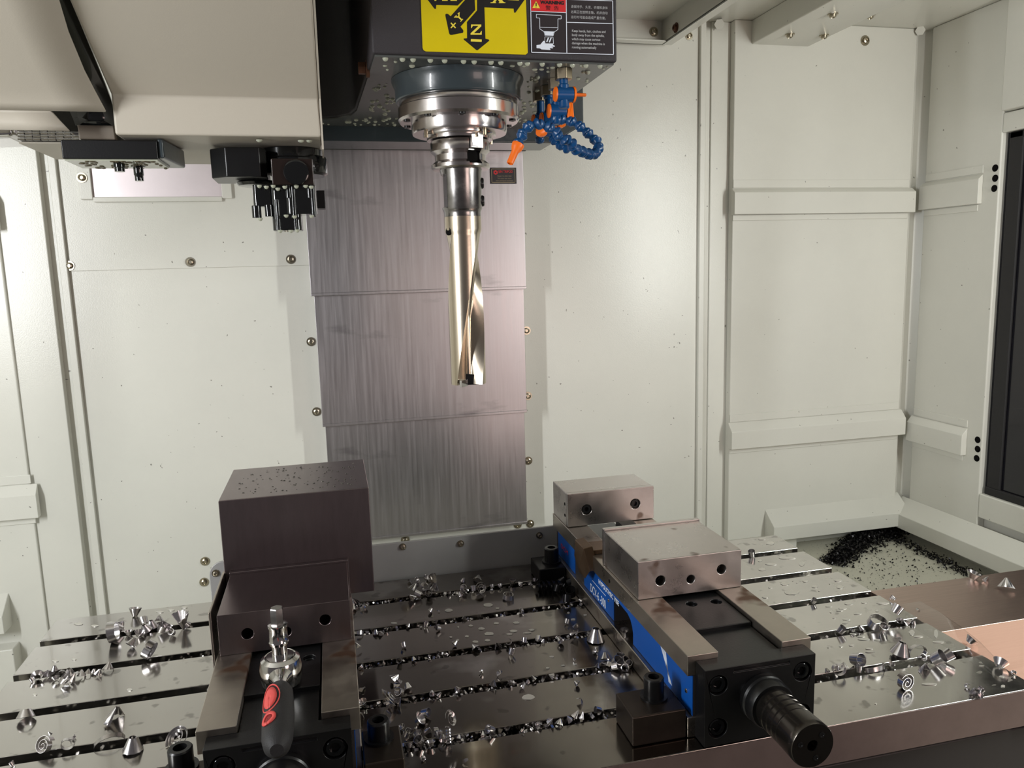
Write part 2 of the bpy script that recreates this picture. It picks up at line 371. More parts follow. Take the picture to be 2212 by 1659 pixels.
# ---- ceiling: hanging box beam with bolts, light frame, roof sheet
yb0 = 0.9
zb = ZC - 0.060
A0 = AY(1613, 103, 1.945); A1 = AY(1733, 108, 1.945); A2 = AY(1816, 71, 1.945)
beam = build(MB().prism([(A0.x, yb0, zb), (A1.x, yb0, zb), (A2.x, yb0, ZC), (A0.x, yb0, ZC)], (0, YW - yb0, 0)), 'ceiling_beam', cream, ce, 0.003)
for q in ((1706, 80), (1780, 82)): screw(beam, AZ(q[0], q[1] - 6, zb), (0, 0, -1), 0.008)
def under_beam(x, y):
    z = ZC
    for _ in range(30):
        q = AZ(x, y, z); z = 0.5 * z + 0.5 * min(ZC, max(zb, zb + (q.x - A1.x) / (A2.x - A1.x) * (ZC - zb)))
    return AZ(x, y, z)
for q in ((1799, 30), (1880, 33)): screw(beam, under_beam(*q), (0, 0, -1), 0.008)
k0 = under_beam(1798, 26); k1 = under_beam(1890, 29)
build(MB().tube([k0, k1], 0.0028, 8), 'seam_bead', cream, beam)
screw(wb, AY(1868, 88, YW - 0.03), (0, -1, 0), 0.009); 
for q in ((1554, 52), (1988, 66)): build(MB().hexr(AY(q[0], q[1], YW - 0.02), AY(q[0], q[1], YW - 0.045), 0.013), 'hex_bolt', cream, wb)
B0 = AY(1450, 98, 1.93); xb = B0.x; zbb = B0.z
fr = build(MB().box(xb - 0.028, xb, yb0, 1.93, zbb, zbb + 0.004), 'roof_frame', cream, ce, 0.001)
build(MB().box(xb - 0.028, xb - 0.024, yb0, 1.93, zbb, ZC), 'frame_web', cream, fr, 0.001)
build(MB().box(0.30, xb - 0.028, 1.90, 1.93, zbb, zbb + 0.004), 'frame_flange', cream, fr, 0.001)
build(MB().box(0.30, xb - 0.028, 1.925, 1.93, zbb, ZC), 'frame_web', cream, fr, 0.001)
build(MB().box(0.30, xb - 0.028, yb0, 1.925, ZC - 0.012, ZC - 0.004), 'roof_sheet', cream, fr)
screw(fr, AY(1412, 69, 1.925), (0, -1, 0), 0.008); screw(fr, AX(1461, 60, xb - 0.028), (-1, 0, 0), 0.008, brown_bolt); screw(wb, AY(1488, 78, YW), (0, -1, 0), 0.007)

# ================================================================== COLUMN WAY COVER (telescopic steel plates)
cv = thing('column_way_cover', 'stepped grey steel telescopic cover plates on the column behind the drill', 'way cover', (0.226, 1.93, -0.14))
for (tl, tr, bl, br, Y) in (((655, 316), (1133, 312), (672, 641), (1137, 623), 1.874), ((680, 640), (1134, 622), (697, 923), (1138, 890), 1.884), ((705, 922), (1136, 888), (719, 1172), (1139, 1134), 1.894)):
    b0 = AY(*bl, Y); b1 = AY(*br, Y); t0 = AY(*tl, Y)
    zt = t0.z + (0.03 if Y > 1.88 else 0.0)
    pl = build(MB().box(b0.x, b1.x, Y, Y + 0.006, (b0.z + b1.z) / 2, zt), 'cover_plate', way_steel, cv, 0.001)
    for xa in (b0.x, b1.x - 0.004): build(MB().box(xa, xa + 0.004, Y + 0.006, 1.95, (b0.z + b1.z) / 2, zt), 'side_flange', way_steel, pl)
    build(MB().box(b0.x, b1.x, Y - 0.003, Y, (b0.z + b1.z) / 2, (b0.z + b1.z) / 2 + 0.007), 'wiper_lip', way_steel, pl, 0.001)
tl = AY(655, 305, 1.87); tr = AY(1135, 305, 1.87)
hb = build(MB().box(tl.x, tr.x, 1.866, 1.95, 0.834, 0.852), 'top_strip', under, cv, 0.002)
for q in (777, 900, 1128): screw(hb, AY(q, 308, 1.866), (0, -1, 0), 0.005)
build(MB().box(tl.x, tr.x, 1.868, 1.874, 0.822, 0.834), 'gasket_strip', cable, cv)
# maker's plate: black label with red print
lb_ = AY(1058, 362, 1.873); lc_ = AY(1116, 397, 1.873)
ml = build(MB().box(lb_.x, lc_.x, 1.8725, 1.874, lc_.z, lb_.z), 'maker_label', sign_dark, cv, 0.0006, label='small black maker label with red lettering')
W_ = lc_.x - lb_.x; H_ = lb_.z - lc_.z; Yl = 1.8722
fr_ = MB()
for (u0, u1, v0, v1) in ((0.05, 0.95, 0.07, 0.10), (0.05, 0.95, 0.90, 0.93), (0.05, 0.068, 0.07, 0.93), (0.932, 0.95, 0.07, 0.93)):
    fr_.box(lb_.x + W_ * u0, lb_.x + W_ * u1, Yl, Yl + 0.0002, lc_.z + H_ * v0, lc_.z + H_ * v1)
build(fr_, 'border', gold_ink, ml)
hx = MB(); hc = V((lb_.x + W_ * 0.21, Yl, lc_.z + H_ * 0.70)); vs = []
for k in range(6):
    a = math.pi / 6 + k * math.pi / 3; vs.append((a, 0.0060)); 
o_ = [hc + V((math.cos(a) * r, 0, math.sin(a) * r)) for a, r in vs]; i_ = [hc + V((math.cos(a) * r * 0.35, 0, math.sin(a) * r * 0.35)) for a, r in vs]
hx.add(o_ + i_, [(k, (k + 1) % 6, 6 + (k + 1) % 6, 6 + k) for k in range(6)]); build(hx, 'emblem', red, ml)
lettering('SIN TRIPOD', 0.0085, red, ml, (lb_.x + W_ * 0.32, Yl, lc_.z + H_ * 0.68), (1, 0, 0), (0, 0, 1), bold=0.0002, sx=0.80)
for i, t in enumerate(('Model: Vm 850-1060', 'Tel: 0000 000 0000', 'www.sintripod machinery')):
    lettering(t.replace('0', 'o') if i == 1 else t, 0.0042, gold_ink, ml, (lb_.x + W_ * 0.54, Yl, lc_.z + H_ * (0.44 - 0.14 * i)), (1, 0, 0), (0, 0, 1), 'CENTER')

# wall opening with bright steel sheet behind the tool changer
op = thing('inspection_cover', 'cream frame with a bright steel sheet on the wall left of the column', 'cover', (-0.37, 1.945, 0.72))
a = AY(165, 350, 1.94); b_ = AY(206, 431, 1.94); c_ = AY(480, 425, 1.94); d_ = AY(502, 425, 1.94)
build(MB().box(a.x, b_.x - 0.004, 1.936, 1.946, b_.z, 0.86), 'frame_side', cream, op, 0.002)
build(MB().box(c_.x, d_.x, 1.936, 1.946, c_.z - 0.004, 0.86), 'frame_side', cream, op, 0.002)
build(MB().box(b_.x - 0.004, c_.x, 1.936, 1.946, b_.z - 0.006, b_.z + 0.005), 'frame_bottom', cream, op, 0.002)
build(MB().box(b_.x - 0.004, c_.x, 1.943, 1.946, b_.z, 0.86), 'steel_sheet', sheet_steel, op)
screw(op, AY(177, 384, 1.936), (0, -1, 0), 0.0075)

# ================================================================== SPINDLE HEAD
ZB = 0.856; YH = 1.196; HX0 = 0.0826; HX1 = 0.4665
hd = thing('spindle_head', 'dark grey machining head with yellow axis sign and warning sign above the drill', 'spindle head', (0.27, 1.35, ZB))
pl = [(HX0, YH), (HX1, YH), (HX1, 1.76), (-0.16, 1.76), (-0.16, 1.735), (0.0, 1.688), (0.035, 1.672), (0.060, 1.640), (0.070, 1.59), (HX0, 1.20)]
build(MB().prism([(x, y, ZB) for x, y in pl], (0, 0, 0.40)), 'head_casting', dark_paint, hd, 0.004)
build(MB().prism([(x + (0.004 if x < 0.2 else -0.004), y + (0.006 if y < 1.3 else 0), ZB - 0.003) for x, y in pl], (0, 0, 0.003)), 'underside', under, hd)
# slide behind the head, chamfered at its lower right corner
Ys = 1.752
s0 = AY(697, 304, Ys); s1 = AY(1194, 306, Ys); s2 = AY(1261, 269, Ys)
build(MB().prism([(-0.20, Ys, s0.z), (s1.x, Ys, s0.z), (s2.x, Ys, s2.z), (s2.x, Ys, 1.15), (-0.20, Ys, 1.15)], (0, 0.112, 0)), 'head_slide', dark_blue, hd, 0.003)
for q in ((782, 148), (764, 232)):
    c_ = AX(q[0] + 8, q[1], HX0 - 0.004)
    build(MB().hexr(c_, c_ + V((-0.012, 0, 0)), 0.010).cyl(c_ + V((0.006, 0, 0)), c_ + V((0.0, 0, 0)), 0.014), 'hex_bolt', brown_bolt, hd, 0.001)
SX, SY = 0.2328, 1.335
build(MB().lathe([(0.112, 0.0), (0.110, 0.006), (0.1060, 0.014), (0.1060, 0.034), (0.104, 0.036)], (SX, SY, ZB - 0.003), (0, 0, -1), 64), 'spindle_housing', dark_blue, hd, 0.001)
nose = build(MB().lathe([(0.0985, 0), (0.0998, 0.002), (0.1000, 0.012), (0.1030, 0.014), (0.1030, 0.032), (0.1000, 0.036), (0.083, 0.036)], (SX, SY, 0.8205), (0, 0, -1), 72), 'spindle_flange', spindle_steel, hd)
for k in range(10):
    a = 2 * math.pi * k / 10 + 0.2; c_ = V((SX + 0.0925 * math.cos(a), SY + 0.0925 * math.sin(a), 0.7845))
    build(MB().lathe([(0.0058, 0), (0.0058, 0.003), (0.003, 0.003), (0.0025, 0.001)], c_ + V((0, 0, 0.001)), (0, 0, -1), 12), 'bolt', black, nose)
build(MB().lathe([(0.0812, -0.008), (0.0812, 0.022), (0.0795, 0.026), (0.062, 0.026), (0.062, 0.0285), (0.0605, 0.031), (0.056, 0.031), (0.056, 0.036), (0.048, 0.036)], (SX, SY, 0.7915), (0, 0, -1), 72), 'spindle_nose', spindle_steel, hd)
for k in range(4):
    a = 2 * math.pi * k / 4 - 1.1; c_ = V((SX + 0.069 * math.cos(a), SY + 0.069 * math.sin(a), 0.7655))
    build(MB().cyl(c_, c_ + V((0, 0, -0.010)), 0.003, 10), 'coolant_jet', brass, hd)
# drive key in front of the flange notch
ka = math.atan2(-0.93, 0.37); kd = V((math.cos(ka), math.sin(ka), 0)); kt = V((-kd.y, kd.x, 0)); kc = V((SX, SY, 0)) + kd * 0.047
def kbox(r0, r1, hw, z0, z1):
    q = V((SX, SY, 0)); return MB().prism([q + kd * r0 - kt * hw + V((0, 0, z0)), q + kd * r1 - kt * hw + V((0, 0, z0)), q + kd * r1 + kt * hw + V((0, 0, z0)), q + kd * r0 + kt * hw + V((0, 0, z0))], (0, 0, z1 - z0))
build(kbox(0.036, 0.0565, 0.0112, 0.7365, 0.7585), 'drive_key', spindle_steel, hd, 0.001)
# coolant beads hanging from the underside
rnd = random.Random(4); b = MB(); n = 0
while n < 240:
    x = rnd.uniform(-0.05, HX1 - 0.01); y = rnd.uniform(YH + 0.012, 1.74)
    if (x - SX) ** 2 + (y - SY) ** 2 < 0.118 ** 2: continue
    if x < 0.075 and y < 1.70: continue
    if x < 0.095 and y < 1.6: continue
    r = rnd.uniform(0.0022, 0.0052); b.dome((x, y, ZB - 0.003), r, r * rnd.uniform(0.45, 0.9), 8, 3); n += 1
for k in range(16): b.dome((HX0 + 0.02 + k * 0.0225 + rnd.uniform(-.006, .006), YH + 0.012, ZB - 0.003), 0.0045, 0.0048, 8, 3)
build(b, 'coolant_drops', coolant, hd, kind='stuff')
# ---- signs on the head's front face
YS_ = YH - 0.0012
def SG(x, y): return AY(x, y, YS_)
def sig(x, y): return AY(x, y, YS_ - 0.0004)
def plate(px, name, M, parent, th=0.0012, rnd_=0):
    return build(MB().prism([SG(*q) + V((0, 0.0012 - th, 0)) for q in px], (0, th, 0)), name, M, parent)
def ink(polys, name, M, parent, lift=0.0):
    b = MB()
    for P in polys: b.prism([sig(*q) - V((0, lift, 0)) for q in P], (0, 0.0002, 0))
    return build(b, name, M, parent)
ys = plate([(907, -60), (1134, -60), (1140, 114), (1136, 118), (1133, 118), (920, 111), (915, 108), (913, 103)], 'axis_sign', yellow, hd, 0.0014); ys['label'] = 'yellow sign with black X Y Z axis arrows'
def c2(x, y): return (900 + x / 8.848, y / 8.848)
ar = [[c2(*q) for q in P] for P in (
    [(-40, -350), (870, -350), (890, 0), (785, 105), (375, 95), (370, 165), (352, 172), (335, 160), (215, 0)],
    [(1296, -350), (2260, -350), (2060, 0), (1890, 240), (1872, 245), (1862, 232), (1855, 165), (1296, 140)],
    [(925, 0), (1110, 0), (1120, 190), (838, 510), (890, 575), (893, 610), (880, 628), (665, 668), (635, 660), (622, 640), (550, 300), (552, 270), (575, 260), (600, 268), (650, 310), (925, 0)],
    [(1155, -10), (1155, 190), (1150, 205), (962, 420), (965, 730), (905, 735), (897, 745), (905, 760), (1140, 955), (1155, 962), (1170, 955), (1380, 785), (1388, 768), (1378, 755), (1315, 740), (1295, 140), (1295, -10)])]
ar[2].insert(0, c2(925, -300)); ar[2].insert(1, c2(1110, -300)); 
ar[2] = ar[2][:2] + [c2(1110, 0)] + ar[2][4:]
ink(ar, 'arrows', ink_black, ys)
U0 = (sig(1000, 60) - sig(940, 58)).normalized(); V0 = (sig(1000, 20) - sig(1000, 60)).normalized()
def sgn_text(t, px, size, M, parent, bold=0.0, align='CENTER', rot=0.0, sx=1.0, lift=0.0003):
    x = U0 * math.cos(rot) + V0 * math.sin(rot); y = V0 * math.cos(rot) - U0 * math.sin(rot)
    return lettering(t, size, M, parent, sig(*px) - V((0, lift, 0)), x, y, align, bold, sx=sx)
def serif(P, px, parent, name='lettering'): ink([[ (px[0] + q[0], px[1] + q[1]) for q in R_] for R_ in P], name, yprint, parent, 0.0003)
Zp = [[(-11, 0), (11, 0), (11, 4), (-5, 19), (8, 19), (11, 14), (12, 14), (12, 22), (-12, 22), (-12, 19), (5, 3), (-7, 3), (-10, 8), (-11, 8)]]
serif(Zp, (1028.5, 53), ys)
Xp = [[(-14, 0), (-4, 0), (0, 7), (5, 0), (13, 0), (13, 2), (4, 11), (13, 22), (16, 22), (16, 24), (2, 24), (2, 22), (4, 22), (-1, 15), (-6, 22), (-4, 22), (-4, 24), (-16, 24), (-16, 22), (-12, 22), (-3, 11), (-12, 2), (-14, 2)]]
serif(Xp, (1075.5, -17), ys); serif(Xp, (971, -22), ys)
def bar(x0, y0, x1, y1, t):
    dx, dy = x1 - x0, y1 - y0; L_ = math.hypot(dx, dy); nx, ny = -dy / L_ * t / 2, dx / L_ * t / 2
    return [(x0 + nx, y0 + ny), (x1 + nx, y1 + ny), (x1 - nx, y1 - ny), (x0 - nx, y0 - ny)]
ink([bar(1017, 87, 1040.5, 88, 5.2)], 'minus_mark', yprint, ys, 0.0003); ink([bar(1097, -2.5, 1121, -1.5, 5.2)], 'minus_mark', yprint, ys, 0.0003)
ink([bar(974, 49.5, 984, 60.5, 2.6), bar(984, 49.5, 974, 60.5, 2.6)], 'plus_mark', yprint, ys, 0.0003); ink([bar(940, -20, 940.5, 2, 4), bar(929, -9, 951, -8.5, 4)], 'plus_mark', yprint, ys, 0.0003)
Yp = [bar(982, 36.5, 990.5, 36.8, 2.8), bar(991.5, 28, 991, 37, 2.6), bar(990, 36, 997, 43, 3.2), bar(994.5, 47, 1000, 41, 1.6), bar(981, 38, 986, 33, 1.4), bar(988.5, 30, 993, 26.8, 1.4)]
ink(Yp, 'lettering', yprint, ys, 0.0003)
# black warning sign
def c4(x, y): return (1140 + x / 11.06, y / 11.06)
ws = plate([(1144.5, -60), (1326, -60), (1326.8, 119), (1147.5, 114.5)], 'warning_sign', sign_dark, hd, 0.0014); ws['label'] = 'black and red WARNING sign with white outlines'
ink([[c4(*q) for q in [(75, -500), (905, -500), (910, 292), (78, 262)]]], 'red_panel', red, ws)
def ln(pts, t, closed=False):
    out = []; P = [c4(*q) for q in pts]
    if closed: P.append(P[0])
    for i in range(len(P) - 1): out.append(bar(*P[i], *P[i + 1], t))
    return out
Lw = 1.5
ink(ln([(60, -400), (92, 1250), (2050, 1302), (2030, 20), (930, -15)], Lw) + ln([(70, 265), (912, 302)], Lw) + ln([(915, -300), (935, 1268)], Lw) + ln([(930, 532), (2040, 565)], Lw), 'border', white_ink, ws)
ink(ln([(205, 342), (800, 370), (800, 452), (722, 450), (722, 705), (640, 760), (615, 800), (612, 850), (405, 842), (405, 800), (380, 750), (290, 690), (285, 432), (208, 425)], 1.0, True) + ln([(290, 648), (720, 662)], 1.0) + ln([(410, 880), (605, 885), (615, 1045), (410, 1040)], 0.9, True), 'spindle_drawing', white_ink, ws)
ink([[c4(*q) for q in P] for P in ([(380, 745), (645, 755), (612, 850), (405, 840)], [(440, 1000), (480, 900), (510, 900), (470, 1005)], [(500, 1010), (545, 900), (575, 900), (530, 1015)], [(210, 1078), (300, 1065), (375, 975), (410, 985), (425, 1035), (600, 1050), (605, 1075), (650, 1095), (645, 1115), (560, 1120), (610, 1135), (600, 1155), (520, 1150), (545, 1180), (530, 1195), (330, 1180), (290, 1155), (212, 1150)])], 'hand_drawing', white_ink, ws)
ink([[c4(*q) for q in [(198, 25), (292, 198), (110, 190)]]], 'warning_triangle', yprint, ws, 0.0003)
ink([bar(*c4(198, 70), *c4(198, 145), 2.0), bar(*c4(198, 165), *c4(198, 178), 1.8)], 'exclamation_mark', ink_black, ws, 0.0006)
mpp = pxm(sig(1240, 60))
sgn_text('WARNING', c4(300, 88), 9.2 * mpp * 1.0, ink_black, ws, 0.00035, 'LEFT', sx=1.18)
sgn_text('警  告', c4(585, 232), 9.5 * mpp, ink_black, ws, 0.0, 'CENTER', sx=1.25)
for i, t in enumerate(('请保持手、头发、衣帽和身体', '远离正在旋转主轴，机床自动', '运行时可能会造成严重伤害。')):
    sgn_text(t, c4(1028, 185 + i * 125), 6.6 * mpp, ink_grey, ws, 0.0, 'LEFT', sx=0.98)
for i, t in enumerate(('Keep hands, hair, clothes and', 'body away from the spindle,', 'which may cause serious', 'damage when the machine is', 'running automatically')):
    sgn_text(t, c4(1052, 762 + i * 98), 7.0 * mpp, ink_grey, ws, 0.00008, 'LEFT', sx=0.93)

# ================================================================== TOOL HOLDER AND DRILL
th = thing('tool_holder', 'grooved steel tool holder gripped in the spindle above the drill', 'tool holder', (SX, SY, 0.631))
hp = [(0.046, 0.7545), (0.0495, 0.7535), (0.0505, 0.752), (0.0505, 0.7365), (0.0435, 0.7305), (0.0435, 0.7205), (0.0502, 0.7150), (0.0502, 0.7095), (0.0475, 0.7072), (0.038, 0.7065)]
bored(MB().lathe([(r, 0.76 - z) for r, z in hp], (SX, SY, 0.76), (0, 0, -1), 64), [kbox(0.036, 0.07, 0.0122, 0.713, 0.80)], 'flange', spindle_steel, th)
build(kbox(0.030, 0.0385, 0.0120, 0.7135, 0.7355), 'notch_floor', hole_black, th)
b = MB().lathe([(0.0365, 0.7070), (0.0352, 0.700), (0.0345, 0.641), (0.0330, 0.6385), (0.0318, 0.634), (0.0318, 0.628)][::-1], (SX, SY, 0), (0, 0, 1), 56)
bored(b, [MB().box(SX - 0.06, SX - 0.0285, SY - 0.06, SY + 0.06, 0.6440, 0.6985)], 'shank', holder_steel, th, 0.0006)
for z in (0.6845, 0.6545):
    build(MB().lathe([(0.0095, 0), (0.0095, 0.006), (0.0085, 0.008), (0.005, 0.008), (0.004, 0.005)], (SX + 0.030, SY - 0.004, z), (1, -0.12, 0), 18), 'set_screw', black, th)
dr = thing('indexable_drill', 'champagne steel indexable drill with two spiral flutes pointing down', 'drill', (SX, SY, 0.333))
Zt, Zb = 0.628, 0.336; NS = 80; NP = 132; WV = 0.80
vs = []; fs = []
for i in range(NS + 1):
    z = Zt + (Zb - Zt) * i / NS
    tw = 1.75 * (z - Zb) / 0.29; dep = min(1.0, max(0.0, (0.606 - z) / 0.15)) ** 0.9
    for k in range(NP):
        a0 = 2 * math.pi * k / NP; rr = 0.0312
        for c_ in (0.0, math.pi):
            d = (a0 - c_ + math.pi) % (2 * math.pi) - math.pi
            if abs(d) < WV: rr = 0.0312 - dep * 0.0232 * min(1, (1 - (d / WV) ** 2) * 1.5) ** 0.8
        if z > 0.600: rr *= 1.03
        a = a0 - 1.66 + tw
        vs.append((SX + rr * math.cos(a), SY + rr * math.sin(a), z))
for i in range(NS):
    for k in range(NP): fs.append((i * NP + k, i * NP + (k + 1) % NP, (i + 1) * NP + (k + 1) % NP, (i + 1) * NP + k))
fs.append(tuple(range(NP))[::-1]); fs.append(tuple(range(NS * NP, NS * NP + NP)))
build(MB().add(vs, fs), 'drill_body', drill_steel, dr, ang=28)
build(MB().lathe([(0.0072, 0), (0.0072, 0.0015), (0.005, 0.0015)], (SX - 0.0272, SY - 0.0135, 0.6035), (-0.9, -0.44, 0), 18), 'chip_exit', hole_black, dr)
for (a, r0, r1) in ((-2.30, 0.010, 0.0305), (0.95, 0.006, 0.020)):
    d = V((math.cos(a), math.sin(a), 0)); t = V((-d.y, d.x, 0)); q = V((SX, SY, 0.333))
    build(MB().prism([q + d * r0, q + d * r1, q + d * r1 + V((0, 0, 0.012)), q + d * r0 + V((0, 0, 0.012))], t * 0.005), 'carbide_insert', chrome, dr, 0.0005)
a = -1.75; d = V((math.cos(a), math.sin(a), 0)); t = V((-d.y, d.x, 0)); q = V((SX, SY, 0.3345))
build(MB().prism([q - t * 0.012 + d * 0.006, q + t * 0.020 + d * 0.004, q + t * 0.014 + d * 0.004 + V((0, 0, 0.018)), q - t * 0.006 + d * 0.006 + V((0, 0, 0.02))], d * 0.006), 'cutting_pocket', black, dr, 0.0008)

# ================================================================== COOLANT NOZZLES (segmented hoses under the head)
def bead_mesh(r):
    b = MB(); b.lathe([(0.62 * r, -1.15 * r), (1.0 * r, -0.95 * r), (1.02 * r, -0.75 * r), (0.58 * r, -0.15 * r), (0.56 * r, 0.0), (0.88 * r, 0.40 * r), (0.94 * r, 0.7 * r), (0.75 * r, 1.1 * r), (0.4 * r, 1.3 * r)], (0, 0, 0), (0, 0, 1), 16)
    me = b.mesh('hose_segment'); me.materials.append(hose_blue); return me
BM = bead_mesh(0.0100)
def hose(parent, pts):
    Q = [AY(x, y, Y) for x, y, Y in pts]; P = [Q[0]]; step = 0.0172; acc = 0.0
    for a_, b_ in zip(Q, Q[1:]):
        n_ = 40
        for i in range(1, n_ + 1):
            c_ = a_.lerp(b_, i / n_); acc += (b_ - a_).length / n_
            if acc >= step: P.append(c_); acc = 0.0
    for i, c in enumerate(P):
        d = P[min(i + 1, len(P) - 1)] - P[max(0, i - 1)]
        o = link('hose_segment', BM, hose_blue, parent, c - WL[parent]); o.rotation_mode = 'QUATERNION'; o.rotation_quaternion = d.to_track_quat('Z', 'Y')
        o.scale = (0.92, 0.92, 0.86)
def valve(loc, label, handle, disc=True):
    x, y, z = loc
    t = thing('coolant_valve', label, 'valve', (x, y, z - 0.02), 'coolant valves under the head')
    build(MB().lathe([(0.0085, 0), (0.0085, 0.010), (0.0070, 0.012), (0.0068, 0.030), (0.009, 0.032), (0.009, 0.04)], (x, y, z + 0.004), (0, 0, 1), 12), 'neck', hose_blue, t)
    build(MB().hexr((x, y, ZB - 0.003), (x, y, ZB - 0.020), 0.0145).cyl((x, y, ZB - 0.020), (x, y, z + 0.036), 0.0085, 16), 'fitting', brass, t, 0.001)
    build(MB().cyl((x - 0.013, y, z), (x + 0.015, y, z), 0.0118, 20), 'valve_body', hose_blue, t, 0.0015)
    build(MB().lathe([(0.0075, -0.022), (0.009, -0.02), (0.0075, -0.008), (0.0085, 0.0)], (x, y, z), (0, 0, 1), 16), 'outlet', hose_blue, t)
    build(MB().lathe([(0.0115, 0), (0.0118, 0.0012), (0.011, 0.0025)], (x - 0.013, y, z), (-1, 0, 0), 24), 'valve_cap', orange, t)
    if handle == 'pin':
        build(MB().lathe([(0.0125, 0), (0.0125, 0.003), (0.0028, 0.0035), (0.0026, 0.022), (0.0018, 0.023)], (x + 0.015, y, z), (1, 0, 0), 20), 'valve_handle', orange, t)
    else:
        build(MB().prism([(x + 0.016, y - 0.010, z - 0.016), (x + 0.028, y - 0.011, z - 0.013), (x + 0.026, y - 0.011, z + 0.010), (x + 0.028, y - 0.010, z + 0.016), (x + 0.015, y - 0.010, z + 0.010)], (0, 0.018, 0)), 'valve_handle', orange, t, 0.002)
    return t
v0 = valve(tuple(AY(1218, 204, 1.235)), 'front blue coolant valve with orange pin handle under the head', 'pin')
v1 = valve(tuple(AY(1203, 240, 1.300)), 'blue coolant valve with wide orange lever, second from the front', 'lever')
v2 = valve(tuple(AY(1186, 258, 1.350)), 'blue coolant valve with orange cap, third from the front', 'lever')
v3 = valve(tuple(AY(1168, 262, 1.395)), 'blue coolant valve with orange cap, rearmost of the four', 'lever')
h1 = thing('coolant_hose', 'looping blue segmented coolant hose ending in a long orange nozzle', 'hose', tuple(AY(1200, 280, 1.27)), 'segmented coolant hoses under the head')
hose(h1, [(1203, 258, 1.300), (1213, 261, 1.298), (1225, 260, 1.295), (1236, 263, 1.292), (1247, 269, 1.289), (1257, 277, 1.286), (1266, 284, 1.283), (1275, 293, 1.280), (1284, 301, 1.276), (1291, 311, 1.271), (1293, 321, 1.265), (1287, 330, 1.258), (1277, 334, 1.250), (1266, 331, 1.243), (1256, 326, 1.236), (1242, 323, 1.225), (1236, 312, 1.215), (1226, 302, 1.21), (1212, 297, 1.207), (1201, 285, 1.205), (1190, 277, 1.205), (1177, 271, 1.205), (1163, 269, 1.205), (1151, 270, 1.205), (1140, 275, 1.205), (1132, 284, 1.205), (1125, 297, 1.203), (1121, 308, 1.20)])
n0 = AY(1120, 311, 1.20); n1 = AY(1101, 354, 1.196); dn = n1 - n0
build(MB().lathe([(0.0095, 0), (0.0100, 0.002), (0.0088, 0.008), (0.0058, 0.014), (0.0054, dn.length - 0.001), (0.0040, dn.length), (0.0038, dn.length - 0.008)], n0, dn, 20), 'nozzle', orange, h1)
h2 = thing('coolant_hose', 'short blue segmented hose hanging behind the looping hose', 'hose', tuple(AY(1210, 310, 1.33)), 'segmented coolant hoses under the head')
hose(h2, [(1186, 276, 1.350), (1189, 289, 1.345), (1196, 301, 1.34), (1205, 309, 1.335), (1214, 315, 1.33), (1224, 321, 1.32)])
h3 = thing('coolant_hose', 'stubby blue hose with a short orange nozzle, left behind the loop', 'hose', tuple(AY(1166, 298, 1.39)), 'segmented coolant hoses under the head')
hose(h3, [(1168, 280, 1.395), (1167, 292, 1.39), (1166, 300, 1.386)])
build(MB().lathe([(0.010, 0), (0.009, 0.008), (0.005, 0.014)], AY(1172, 282, 1.30), AY(1160, 290, 1.29) - AY(1172, 282, 1.30), 16), 'nozzle', orange, h3)

# ================================================================== TOOL MAGAZINE COVERS (left)
YM = 1.30
mg = thing('tool_magazine_cover', 'cream sheet cover with a sloped front and bright lower band left of the head', 'cover', (-0.15, YM, 0.753))
bx0 = AY(248, 290, YM).x; bx1 = AY(694, 297, YM).x
prof = [(YM, 0.7535), (YM, 0.811), (1.140, 0.890), (0.93, 0.994), (0.93, 1.12), (1.62, 1.12), (1.62, 0.7535)]
build(MB().prism([(bx0, y, z) for y, z in prof], (bx1 - bx0, 0, 0)), 'cover_box', cover_paint, mg, 0.004)
e0 = AY(692, 297, YM - 0.002); 
build(MB().prism([(bx1, YM + 0.002, 0.735), (bx1, YM - 0.002, 0.812), (bx1, 1.13, 0.897), (bx1, 0.92, 1.0), (bx1, 1.4, 1.0), (bx1, 1.4, 0.735)], (0.003, 0, 0)), 'side_flange', cover_paint, mg)
rows_yz = [(1.300, 0.7585), (1.299, 0.770), (1.294, 0.783), (1.282, 0.796), (1.262, 0.810), (1.23, 0.829), (1.17, 0.863), (1.10, 0.900), (1.02, 0.945), (0.95, 0.985), (0.90, 1.015)]
EP = [(-120, 95), (0, 127), (40, 140), (80, 152), (120, 168), (160, 187), (200, 208), (243, 231), (281, 246)]
def interp(t, tab):
    if t <= tab[0][0]: return tab[0][1] + (t - tab[0][0]) * (tab[1][1] - tab[0][1]) / (tab[1][0] - tab[0][0])
    for (a, b), (c, d) in zip(tab, tab[1:]):
        if t <= c: return b + (d - b) * (t - a) / (c - a)
    return tab[-1][1]
def edge_x(y, z, tab, guess=-0.32):
    x = guess
    for _ in range(6):
        q = PR((x, y, z)); x += (interp(q[1], tab) - q[0]) * pxm((x, y, z))
    return x
NT = [(236, 108), (243, 115), (262, 132), (281, 150), (300, 165)]
low = [(y, z) for y, z in rows_yz[:3]]
zn = 0.7865; yn = 1.2905
def rowpts(y, z, tab, dy=0, n=9):
    xr = edge_x(y, z, tab); return [V((-0.80 + (xr + 0.80) * k / (n - 1), y + dy, z)) for k in range(n)]
b = MB(); b.grid([rowpts(y, z, NT) for y, z in low + [(yn, zn)]]); b.grid([rowpts(y, z, EP) for y, z in [(yn, zn)] + rows_yz[3:]])
rc = build(b, 'cover_left', cover_paint)
rc.name = 'carousel_cover'; tag(rc, 'large cream rounded carousel cover at the upper left edge', 'cover')
sm = rc.modifiers.new('s', 'SOLIDIFY'); sm.thickness = 0.004; sm.offset = -1
